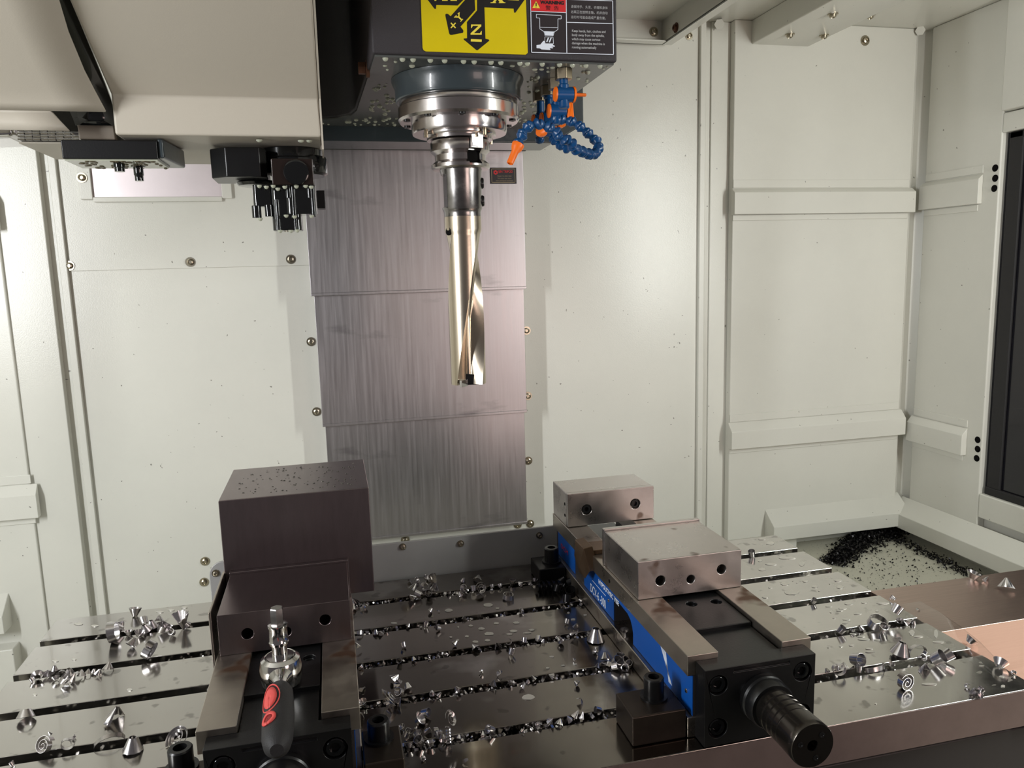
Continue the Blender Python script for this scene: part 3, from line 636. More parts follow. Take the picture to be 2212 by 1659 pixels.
# dark drum plate seen through the gap between the covers
rows2 = []
for y, z in rows_yz:
    xr = edge_x(y, z, EP); x2 = bx0 - 0.004; rows2.append([V((xr - 0.06, y + 0.035, z + 0.014)), V(((xr - 0.06 + x2) / 2, y + 0.035, z + 0.014)), V((x2, y + 0.035, z + 0.014))])
dg_ = build(MB().grid(rows2), 'carousel_drum', gloss_black); tag(dg_, 'curved wet black drum edge between the two cream covers', 'drum')
sm = dg_.modifiers.new('s', 'SOLIDIFY'); sm.thickness = 0.006
# tool changer gripper: bracket, chain, black arm
ga = thing('gripper_arm', 'black gripper arm bar with two studs under the cream covers', 'arm', (-0.33, 1.36, 0.70))
q0 = AY(130, 304, 1.32); q1 = AY(342, 344, 1.32)
build(MB().box(q0.x, q1.x, 1.32, 1.415, q1.z, q0.z + 0.002), 'arm_bar', black, ga, 0.002)
build(MB().box(q0.x + 0.002, q1.x - 0.002, 1.324, 1.413, q1.z - 0.002, q1.z), 'underside_reflection', coolant, ga)  # pale sheet painted in for the wall's reflection under the bar
g0 = AY(345, 306, 1.325); g1 = AY(415, 352, 1.45)
build(MB().prism([(q1.x, 1.324, q1.z + 0.002), (q1.x + 0.008, 1.324, q1.z + 0.002), (q1.x + 0.020, 1.44, q1.z + 0.002), (q1.x - 0.03, 1.44, q1.z + 0.002)], (0, 0, 0.030)), 'arm_end', dark_blue, ga, 0.003)
for (x0, x1, ya, yb_, yy) in ((245, 268, 346, 371, 1.345), (288, 308, 357, 391, 1.385)):
    a = AY((x0 + x1) / 2, ya, yy); c_ = AY((x0 + x1) / 2, yb_, yy); r = (x1 - x0) / 2 * pxm(a)
    L_ = a.z - c_.z
    build(MB().lathe([(r * 1.45, -0.004), (r * 1.45, L_ * 0.12), (r, L_ * 0.15), (r, L_ * 0.62), (r * 0.88, L_ * 0.68), (r * 0.88, L_)], a, (0, 0, -1), 20), 'stud', gloss_black, ga)
b0 = AY(166, 244, 1.345); b1 = AY(243, 303, 1.345)
bk = build(MB().prism([AY(160, 238, 1.34), AY(240, 238, 1.34), AY(250, 302, 1.34), AY(172, 301, 1.34)], (0, 0.08, 0)), 'bracket', mat('bracket_brown', (108, 98, 86), 0.55), ga, 0.002)
build(MB().prism([AY(112, 240, 1.40), AY(168, 240, 1.40), AY(172, 284, 1.40), AY(150, 284, 1.40)], (0, 0.02, 0)), 'recess_shade', gloss_black, ga)  # black plate put in for the shade of the recess
# plate chain behind the covers
ch = thing('link_chain', 'bright steel chain of flat link plates beside the black gripper arm', 'chain', (-0.50, 1.43, 0.74))
c0 = AY(35, 282, 1.42); c1 = AY(172, 305, 1.42)
NL = 8
for i in range(NL):
    x0 = c0.x + (c1.x - c0.x) * i / NL; x1 = c0.x + (c1.x - c0.x) * (i + 0.94) / NL
    for j in range(4):
        z0 = c1.z + (c0.z + 0.003 - c1.z) * j / 4; build(MB().box(x0, x1, 1.42 + 0.001 * ((i + j) % 2), 1.44, z0 + 0.0004, z0 + (c0.z + 0.003 - c1.z) / 4 - 0.0006), 'link_plate', chrome, ch, 0.0008)
build(MB().box(c0.x, c1.x, 1.424, 1.60, c1.z - 0.004, c1.z - 0.0005), 'chain_guard', cover_paint, ch, 0.001)
build(MB().prism([AY(-60, 240, 1.45), AY(24, 240, 1.45), AY(30, 285, 1.45), AY(26, 296, 1.45), AY(-60, 300, 1.45)], (0, 0.1, 0)), 'guide_block', chrome, ch, 0.008)

# changer hub with tool pot
hbT = thing('tool_changer_hub', 'glossy black tool changer hub with pot and hanging cylinders left of the head', 'tool changer', (-0.06, 1.40, 0.60))
YT = 1.36
cH = AY(628, 320, 1.44); rH = 70 * pxm(cH)
build(MB().lathe([(rH * 0.96, -0.004), (rH * 0.96, 0.012), (rH * 1.0, 0.013), (rH * 1.0, 0.020)], (cH.x, 1.44, 0.7485), (0, 0, -1), 48), 'hub_disc', gloss_black, hbT, 0.001)
build(MB().lathe([(rH * 0.86, 0), (rH * 0.9, 0.004), (rH * 0.9, 0.028), (rH * 0.8, 0.032)], (AY(643, 350, 1.44).x, 1.44, 0.741), (0, 0, -1), 40), 'hub_collar', gloss_black, hbT)
P = lambda x, y, Y=YT: AY(x, y, Y)
hz0 = P(490, 382).z; hz1 = P(490, 317).z
build(MB().prism([(P(490, 380).x, YT, hz0), (P(563, 380).x, YT, hz0), (P(576, 380).x, YT + 0.012, hz0), (P(576, 380).x, YT + 0.10, hz0), (P(452, 380).x, YT + 0.10, hz0), (P(453, 380).x, YT + 0.024, hz0)], (0, 0, hz1 - hz0)), 'pot_block', black, hbT, 0.002)
build(MB().lathe([(0.030, 0), (0.034, -0.003), (0.030, -0.008), (0.024, -0.009)], (P(548, 390).x, YT + 0.055, hz0 - 0.001), (0, 0, 1), 32), 'pot_ring', gloss_black, hbT)
Yb = 1.33
P2 = lambda x, y: AY(x, y, Yb)
z0 = P2(630, 399).z; z1 = P2(630, 342).z
blk = build(MB().box(P2(586, 370).x, P2(677, 370).x, Yb, Yb + 0.09, z0, z1), 'arm_block', mat('oily_brown_black', (38, 28, 25), 0.28, 0.4, coat=0.4), hbT, 0.002)
lc = P2(640, 372); lr_ = 27 * pxm(lc)
build(MB().lathe([(lr_, 0), (lr_, 0.002), (lr_ * 0.96, 0.004), (lr_ * 0.8, 0.005)], lc, (0, -1, 0), 32), 'sight_glass', gloss_black, blk, label='round glossy sight glass')
def lump(x0, x1, ya, yb_, Y, name, r=0.012, ribs=()):
    a = AY(x0, ya, Y); c_ = AY(x1, yb_, Y); cx = (a.x + c_.x) / 2; hw = (c_.x - a.x) / 2; pts = []
    for k in range(20):
        t = 2 * math.pi * k / 20; ct, st = math.cos(t), math.sin(t)
        pts.append((cx + math.copysign(abs(ct) ** 0.45, ct) * hw, Y + hw + math.copysign(abs(st) ** 0.45, st) * hw, c_.z))
    o = build(MB().prism(pts, (0, 0, a.z - c_.z)), name, gloss_black, hbT, 0.0015)
    for q in ribs:
        c0_ = AY(q[0], q[1], Y - 0.001); c1_ = AY(q[0], q[2], Y - 0.001)
        build(MB().cyl(V((c0_.x, Y + 0.002, c0_.z)), V((c0_.x, Y + 0.002, c1_.z)), q[3] * pxm(c0_), 14), 'boss', gloss_black, o, 0.0008)
    return o
lump(612, 686, 398, 462, 1.34, 'cylinder_block', ribs=((622, 400, 428, 6), (668, 400, 428, 6), (632, 402, 466, 5), (674, 402, 468, 5)))
lump(581, 654, 396, 497, 1.345, 'lower_cylinder', ribs=((598, 430, 498, 5), (635, 430, 498, 4)))
lump(543, 592, 398, 446, 1.35, 'clamp_cylinder', ribs=((553, 444, 471, 10), (580, 442, 468, 9)))
a = AY(683, 411, 1.39); c_ = AY(704, 450, 1.39)
build(MB().box(a.x, c_.x, 1.39, 1.42, c_.z, a.z), 'side_tab', black, hbT, 0.0015)
b = MB()
for q in ((560, 402), (575, 404), (590, 402), (600, 408), (615, 404), (640, 403), (660, 402), (672, 404), (605, 499), (628, 499), (642, 498), (562, 473), (618, 466), (636, 468), (673, 467)):
    c_ = AY(q[0], q[1] - 2, 1.335); b.dome(c_, 0.004, 0.005, 8, 3)
for q in ((560, 308), (650, 309), (668, 309)): b.dome(AY(q[0], q[1] - 6, 1.32), 0.005, 0.004, 8, 3)
build(b, 'coolant_drops', coolant, hbT, kind='stuff')
b = MB(); rr = random.Random(9)
for k in range(46):
    x = rr.uniform(q0.x + 0.006, q1.x - 0.006); y = rr.uniform(1.33, 1.41); r = rr.uniform(0.003, 0.006); b.dome((x, y, q1.z - 0.002), r, 0.002, 8, 2)
build(b, 'oil_spots', mat('brown_oil', (96, 88, 72), 0.2), ga, kind='stuff')

# ================================================================== MACHINE TABLE
TY0, TY1, TX0, TX1 = 0.714, 1.295, -0.4585, 0.832
tb = thing('machine_table', 'wet grey cast iron T-slot table carrying both vises', 'table', (0.19, 1.0, -0.07))
edges = [0.8165, 0.9160, 1.0170, 1.1185, 1.2200]; SW = 0.0178; Dp = 0.030; TT = -0.050
prof = [(TY0, TT), (TY0, 0.0)]
for e in edges:
    prof += [(e - SW, 0.0), (e - SW, -0.017), (e - SW - 0.006, -0.017), (e - SW - 0.006, -Dp), (e + 0.006, -Dp), (e + 0.006, -0.017), (e, -0.017), (e, 0.0)]
prof += [(TY1, 0.0), (TY1, TT)]
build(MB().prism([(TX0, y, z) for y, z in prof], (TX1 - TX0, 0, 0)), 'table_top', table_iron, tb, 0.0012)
build(MB().box(TX0 + 0.05, TX1 - 0.03, TY0 + 0.03, TY1 - 0.05, -0.25, TT), 'saddle', cast, tb)
build(MB().box(TX0, TX1, TY0 - 0.0008, TY0, TT + 0.001, -0.0012), 'front_face', side_steel, tb)
build(MB().box(TX0 - 0.05, 1.60, TY0 + 0.014, TY0 + 0.05, -0.29, -0.062), 'front_skirt', cast, tb, 0.003)
rcv = thing('table_end_cover', 'brushed steel cover plates beyond the right end of the table', 'cover', (1.2, 0.87, -0.012))
ym = AZ(2086, 1358, -0.004).y
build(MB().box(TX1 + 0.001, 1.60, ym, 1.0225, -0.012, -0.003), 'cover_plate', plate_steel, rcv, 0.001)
build(MB().box(TX1 + 0.001, 1.60, TY0, ym - 0.0008, -0.012, -0.0025), 'cover_plate', warm_reflection_steel, rcv, 0.001, label='brushed plate with a warm reflection painted in pink')
build(MB().box(TX1 + 0.001, 1.60, TY0 + 0.002, 1.02, -0.06, -0.0125), 'cover_side', side_steel, rcv)
gp = thing('rear_guard_plate', 'low grey guard plate with rivets standing along the back of the table', 'guard plate', (0.09, 1.30, -0.07))
gx0, gx1, gz1 = -0.224, 0.400, 0.066
pts = [(gx0, 1.299, -0.07), (gx1, 1.299, -0.07), (gx1, 1.299, gz1)] + [(gx0 + 0.022 - 0.022 * math.sin(t * math.pi / 12), 1.299, gz1 - 0.022 + 0.022 * math.cos(t * math.pi / 12)) for t in range(7)]
build(MB().prism(pts, (0, 0.006, 0)), 'plate', grey_plate, gp, 0.001)
for q in ((466, 1238), (870, 1181), (995, 1174), (1165, 1156)): screw(gp, AY(q[0], q[1], 1.299), (0, -1, 0), 0.0042, name='rivet')
# thin coolant film lying over the right end of the table and its cover
out = [(1990, 1300), (2030, 1322), (2075, 1352), (2120, 1388), (2160, 1430), (2200, 1470), (2215, 1488)]
pf = [AZ(x, y, 0.0) for x, y in out]
b = MB(); rows = []
for q in pf:
    rows.append([V((TX1 - 0.03, q.y, 0.0003)), V((TX1 - 0.02, q.y, 0.0011)), V((q.x - 0.004, q.y, 0.0011)), V((q.x - 0.0012, q.y, 0.0006)), V((q.x, q.y, -0.0024))])
b.grid(rows)
tag(build(b, 'coolant_puddle', film, None), 'thin clear coolant puddle spread over the right table end', 'puddle')

# ================================================================== VISES
def vise(ox, label, dark, blue_side):
    t = thing('machine_vise', label, 'vise', (ox, 0.99, 0.0), 'machine vises bolted to the table')
    hw = 0.0785; X = lambda d: ox + d
    jm = work_steel if dark else steel  # left jaws get darker steel, their dim reflections put into the colour
    build(MB().box(X(-hw), X(hw), 0.736, 1.272, 0.0005, 0.0255), 'base', rail_steel, t, 0.0015)
    # cast body with an arched opening on each flank
    for s in (-1, 1):
        xo = X(s * 0.0715)
        y_ = lambda a: a
        for (ya, yb_, za, zb_) in ((0.737, 0.914, 0.0255, 0.0755), (0.914, 0.985, 0.0620, 0.0755), (0.985, 1.272, 0.0255, 0.0755)):
            build(MB().box(min(xo, xo - s * 0.030), max(xo, xo - s * 0.030), ya, yb_, za, zb_), 'body_web', cast, t)
        r_ = build(MB().box(X(s * 0.0405) if s > 0 else X(-hw), X(hw) if s > 0 else X(-0.0405), 0.737, 1.272, 0.0755, 0.1000), 'rail', rail_steel, t, 0.0008)
        if s == -1:
            for yy in (0.985, 1.135): build(MB().cyl((X(-hw) - 0.0004, yy, 0.0880), (X(-hw) + 0.004, yy, 0.0880), 0.0028, 12), 'pin_hole', hole_black, r_)
        if blue_side == 'both' or s == 1:
            xd = xo + s * 0.0008
            bl = build(MB().box(min(xo, xd), max(xo, xd), 0.737, 0.912, 0.0265, 0.0750), 'decal', blue, t)
            build(MB().prism([(xo, 0.912, 0.0420), (xo, 0.915, 0.050), (xo, 0.921, 0.0575), (xo, 0.932, 0.0620), (xo, 0.985, 0.0640), (xo, 0.985, 0.075), (xo, 0.912, 0.075)], (s * 0.0008, 0, 0)), 'decal', blue, t)
            b2 = build(MB().box(min(xo, xd), max(xo, xd), 0.985, 1.118, 0.0265, 0.0750), 'decal', blue, t, label='blue decal reading DCV-6-300')
            b3 = build(MB().box(min(xo, xd), max(xo, xd), 1.165, 1.262, 0.0265, 0.0750), 'decal', blue, t)
            if s == -1:
                xx = xo - 0.0012
                lettering('DCV-6 -300', 0.0190, white_ink, b2, (xx, 1.0870, 0.0300), (0, -1, 0), (0, 0, 1), sx=0.74, bold=0.0002)
                build(MB().box(xx, xx + 0.0002, 1.0170, 1.0770, 0.0505, 0.0514), 'underline', white_ink, b2)
                lettering('HYPOUTMEC VISE', 0.0100, white_ink, b2, (xx, 1.048, 0.0585), (0, -1, 0), (0, 0, 1), sx=1.05, bold=0.0003)
                for (yy, zz) in ((1.005, 0.049), (0.752, 0.049)): build(MB().dome((xx + 0.0002, yy, zz), 0.0028, 0.0015, 10, 3, (-1, 0, 0)), 'rivet', chrome, b2 if yy > 0.95 else bl)
                for k in range(5):
                    build(MB().prism([(xx, 0.826 - k * 0.004, 0.073), (xx, 0.824 - k * 0.004, 0.073), (xx, 0.790 + k * 0.002, 0.034), (xx, 0.791 + k * 0.002, 0.034)], (0.0002, 0, 0)), 'scratch_mark', white_ink, bl)
                lettering('DCM', 0.012, red, b3, (xx, 1.245, 0.045), (0, -1, 0), (0, 0, 1), sx=1.6)
    # centre way and screw cover
    cx0, cx1 = X(-0.0405), X(0.0382)
    sl = bored(MB().box(cx0, cx1, 0.800, 0.975, 0.060, 0.0955), [MB().cyl((X(-0.0085 + k * 0.034), 0.868 - k * 0.003, 0.090), (X(-0.0085 + k * 0.034), 0.868 - k * 0.003, 0.11), 0.0072, 20) for k in (0, 1)], 'slide', black, t, 0.0008)
    build(MB().box(cx0, cx1, 0.737, 1.272, 0.030, 0.0700), 'centre_bed', black, t)
    build(MB().box(cx0 + 0.0008, cx1 - 0.0008, 0.722, 0.801, 0.060, 0.0905), 'screw_cover', black, t, 0.0008)
    # end block
    ex0, ex1 = X(-0.0690), X(0.0690)
    cb = []
    eb = bored(MB().box(ex0, ex1, 0.714, 0.7365, 0.001, 0.0930), [MB().cyl((X(dx), 0.70, z), (X(dx), 0.7205, z), 0.0118, 24) for dx in (-0.0525, 0.0525) for z in (0.022, 0.0735)] + [MB().box(X(-0.034), X(0.036), 0.70, 0.7155, 0.0855, 0.0890)], 'end_block', black, t, 0.0012)
    build(MB().box(ex0 + 0.004, X(-0.0405), 0.7365, 0.741, 0.06, 0.0930), 'block_lip', black, t)
    for dx in (-0.0525, 0.0525):
        for z in (0.022, 0.0735):
            build(MB().lathe([(0.0098, 0), (0.0098, 0.0045), (0.0088, 0.0055), (0.0056, 0.0055), (0.005, 0.001), (0.0005, 0.0008)], (X(dx), 0.7205, z), (0, -1, 0), 22), 'bolt', gloss_black, t)
    # lead screw
    sc = V((X(0.001), 0.714, 0.0520))
    ls = build(MB().lathe([(0.0272, 0), (0.0280, 0.002), (0.0280, 0.0075), (0.0262, 0.010), (0.0274, 0.011), (0.0274, 0.020), (0.0255, 0.024), (0.021, 0.024)], sc, (0, -1, 0), 44), 'screw_collar', black, t)
    pr_ = [(0.0215, 0.020), (0.0215, 0.030)]; h = 0.030
    for k in range(4): pr_ += [(0.0226, h), (0.0238, h + 0.001), (0.0238, h + 0.0075), (0.0226, h + 0.0085)]; h += 0.0092
    pr_ += [(0.0238, h), (0.0246, h + 0.020), (0.0246, 0.0925), (0.0236, 0.0945), (0.0062, 0.0945), (0.0058, 0.080), (0.0004, 0.079)]
    rod = build(MB().lathe(pr_, sc, (0, -1, 0), 44), 'lead_screw', mat('oiled_screw_steel', (74, 70, 66), 0.2, 0.9) if 'oiled_screw_steel' not in MATS else MATS['oiled_screw_steel'], t)
    for a in (0.8, 2.9, 5.0):
        c_ = sc + V((0.0145 * math.cos(a), -0.0945, 0.0145 * math.sin(a))); build(MB().lathe([(0.0032, 0), (0.0032, 0.0006), (0.0018, 0.0006), (0.0016, 0.0001)], c_, (0, -1, 0), 12), 'pin', black, rod)
    # moving jaw with bores, jaw plate
    zt = 0.1500 if dark else 0.1530
    mj = bored(MB().box(X(-0.0750), X(0.0750), 0.888, 1.0125, 0.1002, zt), [MB().cyl((X(dx), 0.87, z), (X(dx), 0.905, z), r, 22) for dx, z, r in ((-0.043, 0.1235, 0.0068), (0.0005, 0.1200, 0.0058), (0.0455, 0.1285, 0.0066))], 'moving_jaw', jm, t, 0.001)
    for dx, z, r in ((-0.043, 0.1235, 0.0068), (0.0005, 0.1200, 0.0058), (0.0455, 0.1285, 0.0066)):
        build(MB().cyl((X(dx), 0.9045, z), (X(dx), 0.9049, z), r * 0.98, 20), 'bore_bottom', hole_black, mj)
    build(MB().box(X(-0.0760), X(0.0770), 1.0130, 1.0210, 0.1002, zt + 0.0028), 'jaw_plate', jm, t, 0.0008)
    # fixed jaw with jaw plate and bolts
    fz = 0.1588 if not dark else 0.150
    build(MB().box(X(-0.0770), X(0.0780), 1.1960, 1.2720, 0.1002, fz), 'fixed_jaw', steel, t, 0.001)
    holes = [(-0.0425, 0.1285), (0.0455, 0.1300)]
    jp = bored(MB().box(X(-0.0765), X(0.0800), 1.1880, 1.1957, 0.1008, fz), [MB().cyl((X(dx), 1.18, z), (X(dx), 1.1945, z), 0.0090, 24) for dx, z in holes], 'jaw_plate', jm, t, 0.0008)
    for dx, z in holes: build(MB().lathe([(0.0076, 0), (0.0076, 0.004), (0.0068, 0.005), (0.0042, 0.005), (0.0038, 0.001), (0.0004, 0.0009)], (X(dx), 1.1944, z), (0, -1, 0), 20), 'bolt', black, jp)
    for z in (0.118, 0.138): build(MB().cyl((X(-0.0774), 1.202, z), (X(-0.075), 1.202, z), 0.0028, 12), 'side_hole', hole_black, t)
    return t
v_r = vise(0.4448, 'right vise with open jaws and blue DCV-6-300 decal on its flank', False, 'both')
v_l = vise(-0.0745, 'left vise clamping the tall steel block under the ratchet wrench', True, 'right')
# workpiece
wp = build(MB().box(-0.1575, 0.0355, 1.0216, 1.1875, 0.1004, 0.2485), 'steel_block', work_steel, None, 0.0012)
tag(wp, 'tall dark milled steel block clamped in the left vise', 'workpiece')
b = MB(); rr = random.Random(2)
for k in range(130):
    x = rr.uniform(-0.14, 0.02); y = rr.uniform(1.04, 1.17); r = rr.uniform(0.0006, 0.0020)
    b.lathe([(r, 0), (r * 0.8, r * 0.35), (r * 0.3, r * 0.5)], (x, y, 0.2485), (0, 0, 1), 7)
build(b, 'water_beads', holder_steel, wp, kind='stuff')
# stop block clipped on the left flank of the right vise
sb = thing('work_stop', 'brown oiled steel stop block clipped on the left flank of the right vise', 'stop block', (0.358, 1.05, 0.03))
yk = 1.056; f6 = [AY(x, y, yk + d) for x, y, d in ((1261, 1185, 0), (1280, 1180, 0), (1294, 1232, 0), (1274, 1235, 0), (1264, 1251, 0.012), (1253, 1214, 0.012))]
f6[2].x = max(f6[2].x, 0.3735)
bk6 = [V((p_.x, 1.098, p_.z)) for p_ in f6]
b = MB().add(f6 + bk6, [(0, 1, 2, 3), (0, 3, 4, 5), tuple(range(6, 12))] + [(k, (k + 1) % 6, 6 + (k + 1) % 6, 6 + k) for k in range(6)])
build(b, 'stop_body', brown_block, sb, 0.001)
build(MB().box(f6[0].x + 0.002, 0.3960, 1.058, 1.096, 0.1004, 0.1075), 'stop_top', brown_block, sb, 0.001)

# clamps holding the vises
def clamp(x0, x1, y0, y1, h, bx, by, bh, br, label, name='toe_clamp', M=None):
    t = thing(name, label, 'clamp', ((x0 + x1) / 2, (y0 + y1) / 2, 0), 'toe clamps beside the vises')
    build(MB().prism([(x0, y0, 0.0006), (x1, y0, 0.0006), (x1, y1, 0.0006), (x0, y1, 0.0006)], (0, 0, h)), 'clamp_block', M or MATS['toe_clamp_steel'], t, 0.002)
    socket_bolt(t, (bx, by, h + 0.0006), bh, br); return t
mat('toe_clamp_steel', (66, 58, 52), 0.36, 0.8, var=0.15, vscale=40)
clamp(0.300, 0.3655, 0.7370, 0.7900, 0.036, 0.3395, 0.7690, 0.026, 0.0118, 'dark toe clamp with socket bolt at the left front of the right vise')
clamp(0.3185, 0.3655, 1.196, 1.255, 0.028, 0.3490, 1.2250, 0.026, 0.0125, 'black toe clamp with tall socket bolt at the left rear of the right vise', M=black)
clamp(0.0045, 0.0460, 0.729, 0.790, 0.040, 0.0225, 0.7700, 0.022, 0.0118, 'dark toe clamp with socket bolt at the right front of the left vise')
clamp(-0.2080, -0.1535, 0.730, 0.8, 0.030, -0.1800, 0.7900, 0.024, 0.0125, 'grey toe clamp with socket bolt at the left front of the left vise')
# locating plate on the left flank of the left vise
lp_ = thing('side_plate', 'thin bright plate with a black bolt on the left flank of the left vise', 'plate', (-0.158, 1.0, 0.026))
build(MB().box(-0.1605, -0.1575, 0.900, 1.030, 0.030, 0.150), 'plate', rail_steel, lp_, 0.0008)
socket_bolt(lp_, (-0.1605, 1.000, 0.118), 0.010, 0.0085, black, 'bolt', (-1, 0, 0), False)

# ================================================================== RATCHET WRENCH
rw = thing('ratchet_wrench', 'chrome ratchet wrench with black and red grip lying on the left vise', 'ratchet wrench', (-0.075, 0.78, 0.10))
hc = AZ(605, 1418, 0.128); hc = V((hc.x, hc.y, 0))
build(MB().lathe([(0.016, 0.0962), (0.0205, 0.099), (0.0225, 0.108), (0.0225, 0.118), (0.0205, 0.126), (0.0165, 0.129), (0.0150, 0.1275), (0.0145, 0.1295), (0.008, 0.1300)], hc, (0, 0, 1), 40), 'ratchet_head', chrome, rw)
g1 = AZ(598, 1622, 0.118)
dirn = V((g1.x - hc.x, g1.y - hc.y, 0)).normalized()
H = lambda d, z: V((hc.x, hc.y, 0)) + dirn * d + V((0, 0, z))
Lg = math.hypot(g1.x - hc.x, g1.y - hc.y)
sN = [AZ(602, 1470, 0.116), AZ(604, 1492, 0.117)]
d1 = (sN[1] - V((hc.x, hc.y, sN[1].z))).length
hd_ = build(MB().tube([H(0.012, 0.113), H(0.026, 0.114), H(0.036, 0.1145), H(d1 + 0.01, 0.1165)], [0.0160, 0.0092, 0.0068, 0.0066], 20), 'handle_shaft', chrome, rw)
gp_ = build(MB().tube([H(d1 - 0.003, 0.1165), H(d1, 0.1165), H(d1 + 0.006, 0.117), H(d1 + 0.03, 0.118), H(d1 + 0.055, 0.118), H(Lg - 0.018, 0.1185), H(Lg - 0.006, 0.1185), H(Lg, 0.1185)], [0.0085, 0.0115, 0.0132, 0.0144, 0.0150, 0.0140, 0.0118, 0.006], 28), 'grip', rubber, rw)
side = V((dirn.y, -dirn.x, 0)); 
if side.x > 0: side = -side
nrm = (V((0, 0, 1)) * 0.86 + side * 0.50).normalized(); tn = dirn.cross(nrm).normalized()
def oval(d, a, b_, lift, M, name, parent, rin=0.0):
    c_ = H(d, 0.118); o = []; n = 26
    ring = lambda k_: [c_ + dirn * (a * k_ * math.cos(2 * math.pi * i / n)) + tn * (b_ * k_ * math.sin(2 * math.pi * i / n)) for i in range(n)]
    def wrap(p):
        q = p - c_; s = q.dot(tn); R_ = 0.0147; h = math.sqrt(max(0, R_ ** 2 - s ** 2)); return c_ + dirn * q.dot(dirn) + tn * s + nrm * (h + lift)
    mb = MB()
    if rin: ks = [1.0, (1 + rin) / 2, rin]
    else: ks = [1.0, 0.66, 0.33, 0.02]
    rws = [[wrap(p) for p in ring(k_)] for k_ in ks]; rws = [r + [r[0]] for r in rws]
    mb.grid(rws); ob = build(mb, name, M, parent); sm = ob.modifiers.new('s', 'SOLIDIFY'); sm.thickness = 0.0015; sm.offset = 0; return ob
oval(d1 + 0.036, 0.0185, 0.0068, 0.0002, grip_red, 'grip_inlay', gp_)
oval(d1 + 0.036, 0.0245, 0.0094, 0.0001, grip_red, 'grip_ring', gp_, 0.93)
oval(d1 + 0.072, 0.0098, 0.0072, 0.0006, grip_red, 'hanging_eye', gp_, 0.58)
oval(d1 + 0.072, 0.0056, 0.0042, -0.0002, mat('eye_red', (120, 12, 16), 0.5), 'eye_hole', gp_)
sk0 = V((hc.x, hc.y, 0.1295))
sk = build(MB().lathe([(0.0080, 0), (0.0080, 0.013), (0.0100, 0.0135), (0.0106, 0.0165), (0.0098, 0.018), (0.0098, 0.032), (0.0106, 0.0335), (0.0104, 0.036), (0.0085, 0.0365)], sk0, (0, 0, 1), 32), 'socket', chrome, rw)
build(MB().lathe([(0.0072, 0.036), (0.0072, 0.053), (0.0064, 0.0545)], sk0, (0, 0, 1), 6), 'hex_bit', holder_steel, sk)

# ================================================================== CHIPS
PROTO = {}
def ribbon(path, wdir, wd, th=0.02):
    """a strip along path, wd wide in direction wdir(i)"""
    b = MB(); rows = []
    for i, p in enumerate(path):
        q = wdir(i) if callable(wdir) else V(wdir); rows.append([V(p), V(p) + q * wd])
    b.grid(rows); return b
def solid(me_b, th):
    bm = bmesh.new(); me = me_b.mesh('x', ang=50); bm.from_mesh(me); bmesh.ops.solidify(bm, geom=bm.faces[:], thickness=th); bm.to_mesh(me); bm.free()
    me.polygons.foreach_set('use_smooth', [True] * len(me.polygons)); me.set_sharp_from_angle(angle=math.radians(50)); me.name = 'chip'; me.materials.append(chip_steel); return me
def proto(name, b, th=0.03): PROTO[name] = solid(b, th)
# unit size: about 1 across, resting on z = 0
def cone(turns, r0, r1, h, n=30, flip=False, rid=0.05):
    rows = []
    for i in range(n + 1):
        t = i / n * turns * 2 * math.pi; g = 1 + rid * math.sin(i * 2.6)
        sh = 0.10 * i / n
        lo = V((r0 * g * math.cos(t) * (1 - sh), r0 * g * math.sin(t) * (1 - sh), 0)); hi = V((r1 * math.cos(t) * (1 - sh), r1 * math.sin(t) * (1 - sh), h))
        rows.append([lo, (lo + hi) / 2 * 1.0, hi])
    return MB().grid(rows)
proto('cone', cone(1.15, 0.5, 0.20, 0.62))
proto('cup', cone(1.25, 0.26, 0.5, 0.42, rid=0.03))
proto('ring', cone(1.05, 0.5, 0.44, 0.34, rid=0.02))
proto('barrel', cone(1.1, 0.42, 0.5, 0.8, rid=0.04))
proto('fan', cone(0.55, 0.62, 0.10, 0.78, n=16, rid=0.09))
sp = []
for i in range(64):
    t = i / 63 * 2.4 * 2 * math.pi; r = 0.06 + 0.44 * (i / 63); sp.append(V((r * math.cos(t), 0.0, 0.5 + r * math.sin(t))))
proto('spiral', ribbon(sp, (0, 1, 0), 0.32), 0.02)
rows = []
for i in range(60):
    t = i / 59 * 2.5 * 2 * math.pi; r = 0.05 + 0.46 * (i / 59); rows.append([V((r * math.cos(t), r * math.sin(t), 0.26 - 0.22 * (i / 59))), V(((r + 0.10) * math.cos(t), (r + 0.10) * math.sin(t), 0.34 - 0.20 * (i / 59)))])
proto('dish', MB().grid(rows), 0.015)
arc = [V((0.55 * math.cos(t * 0.13), 0, 0.36 * math.sin(t * 0.13))) for t in range(25)]
proto('arc', ribbon(arc, (0.1, 1, 0.1), 0.20), 0.02)
loop = []
for i in range(34):
    t = i / 33 * 1.25 * 2 * math.pi; loop.append(V((0.30 * math.cos(t) + 0.22 * (i / 33), 0, 0.32 + 0.30 * math.sin(t))))
proto('loop', ribbon(loop, (0, 1, 0), 0.26), 0.02)
hel = []
rows = []
for i in range(90):
    t = i / 89 * 5 * 2 * math.pi; x = -0.5 + i / 89; r = 0.20
    rows.append([V((x, r * math.cos(t), 0.21 + r * math.sin(t))), V((x + 0.10, r * 0.8 * math.cos(t), 0.21 + r * 0.8 * math.sin(t)))])
proto('helix', MB().grid(rows), 0.012)
proto('flake', MB().grid([[V((-0.5, -0.22, 0.0)), V((-0.45, 0.22, 0.10))], [V((-0.15, -0.28, 0.22)), V((-0.1, 0.24, 0.30))], [V((0.2, -0.2, 0.25)), V((0.2, 0.28, 0.16))], [V((0.5, -0.1, 0.05)), V((0.42, 0.2, 0.0))]]), 0.03)
jr = random.Random(5)
rows = []
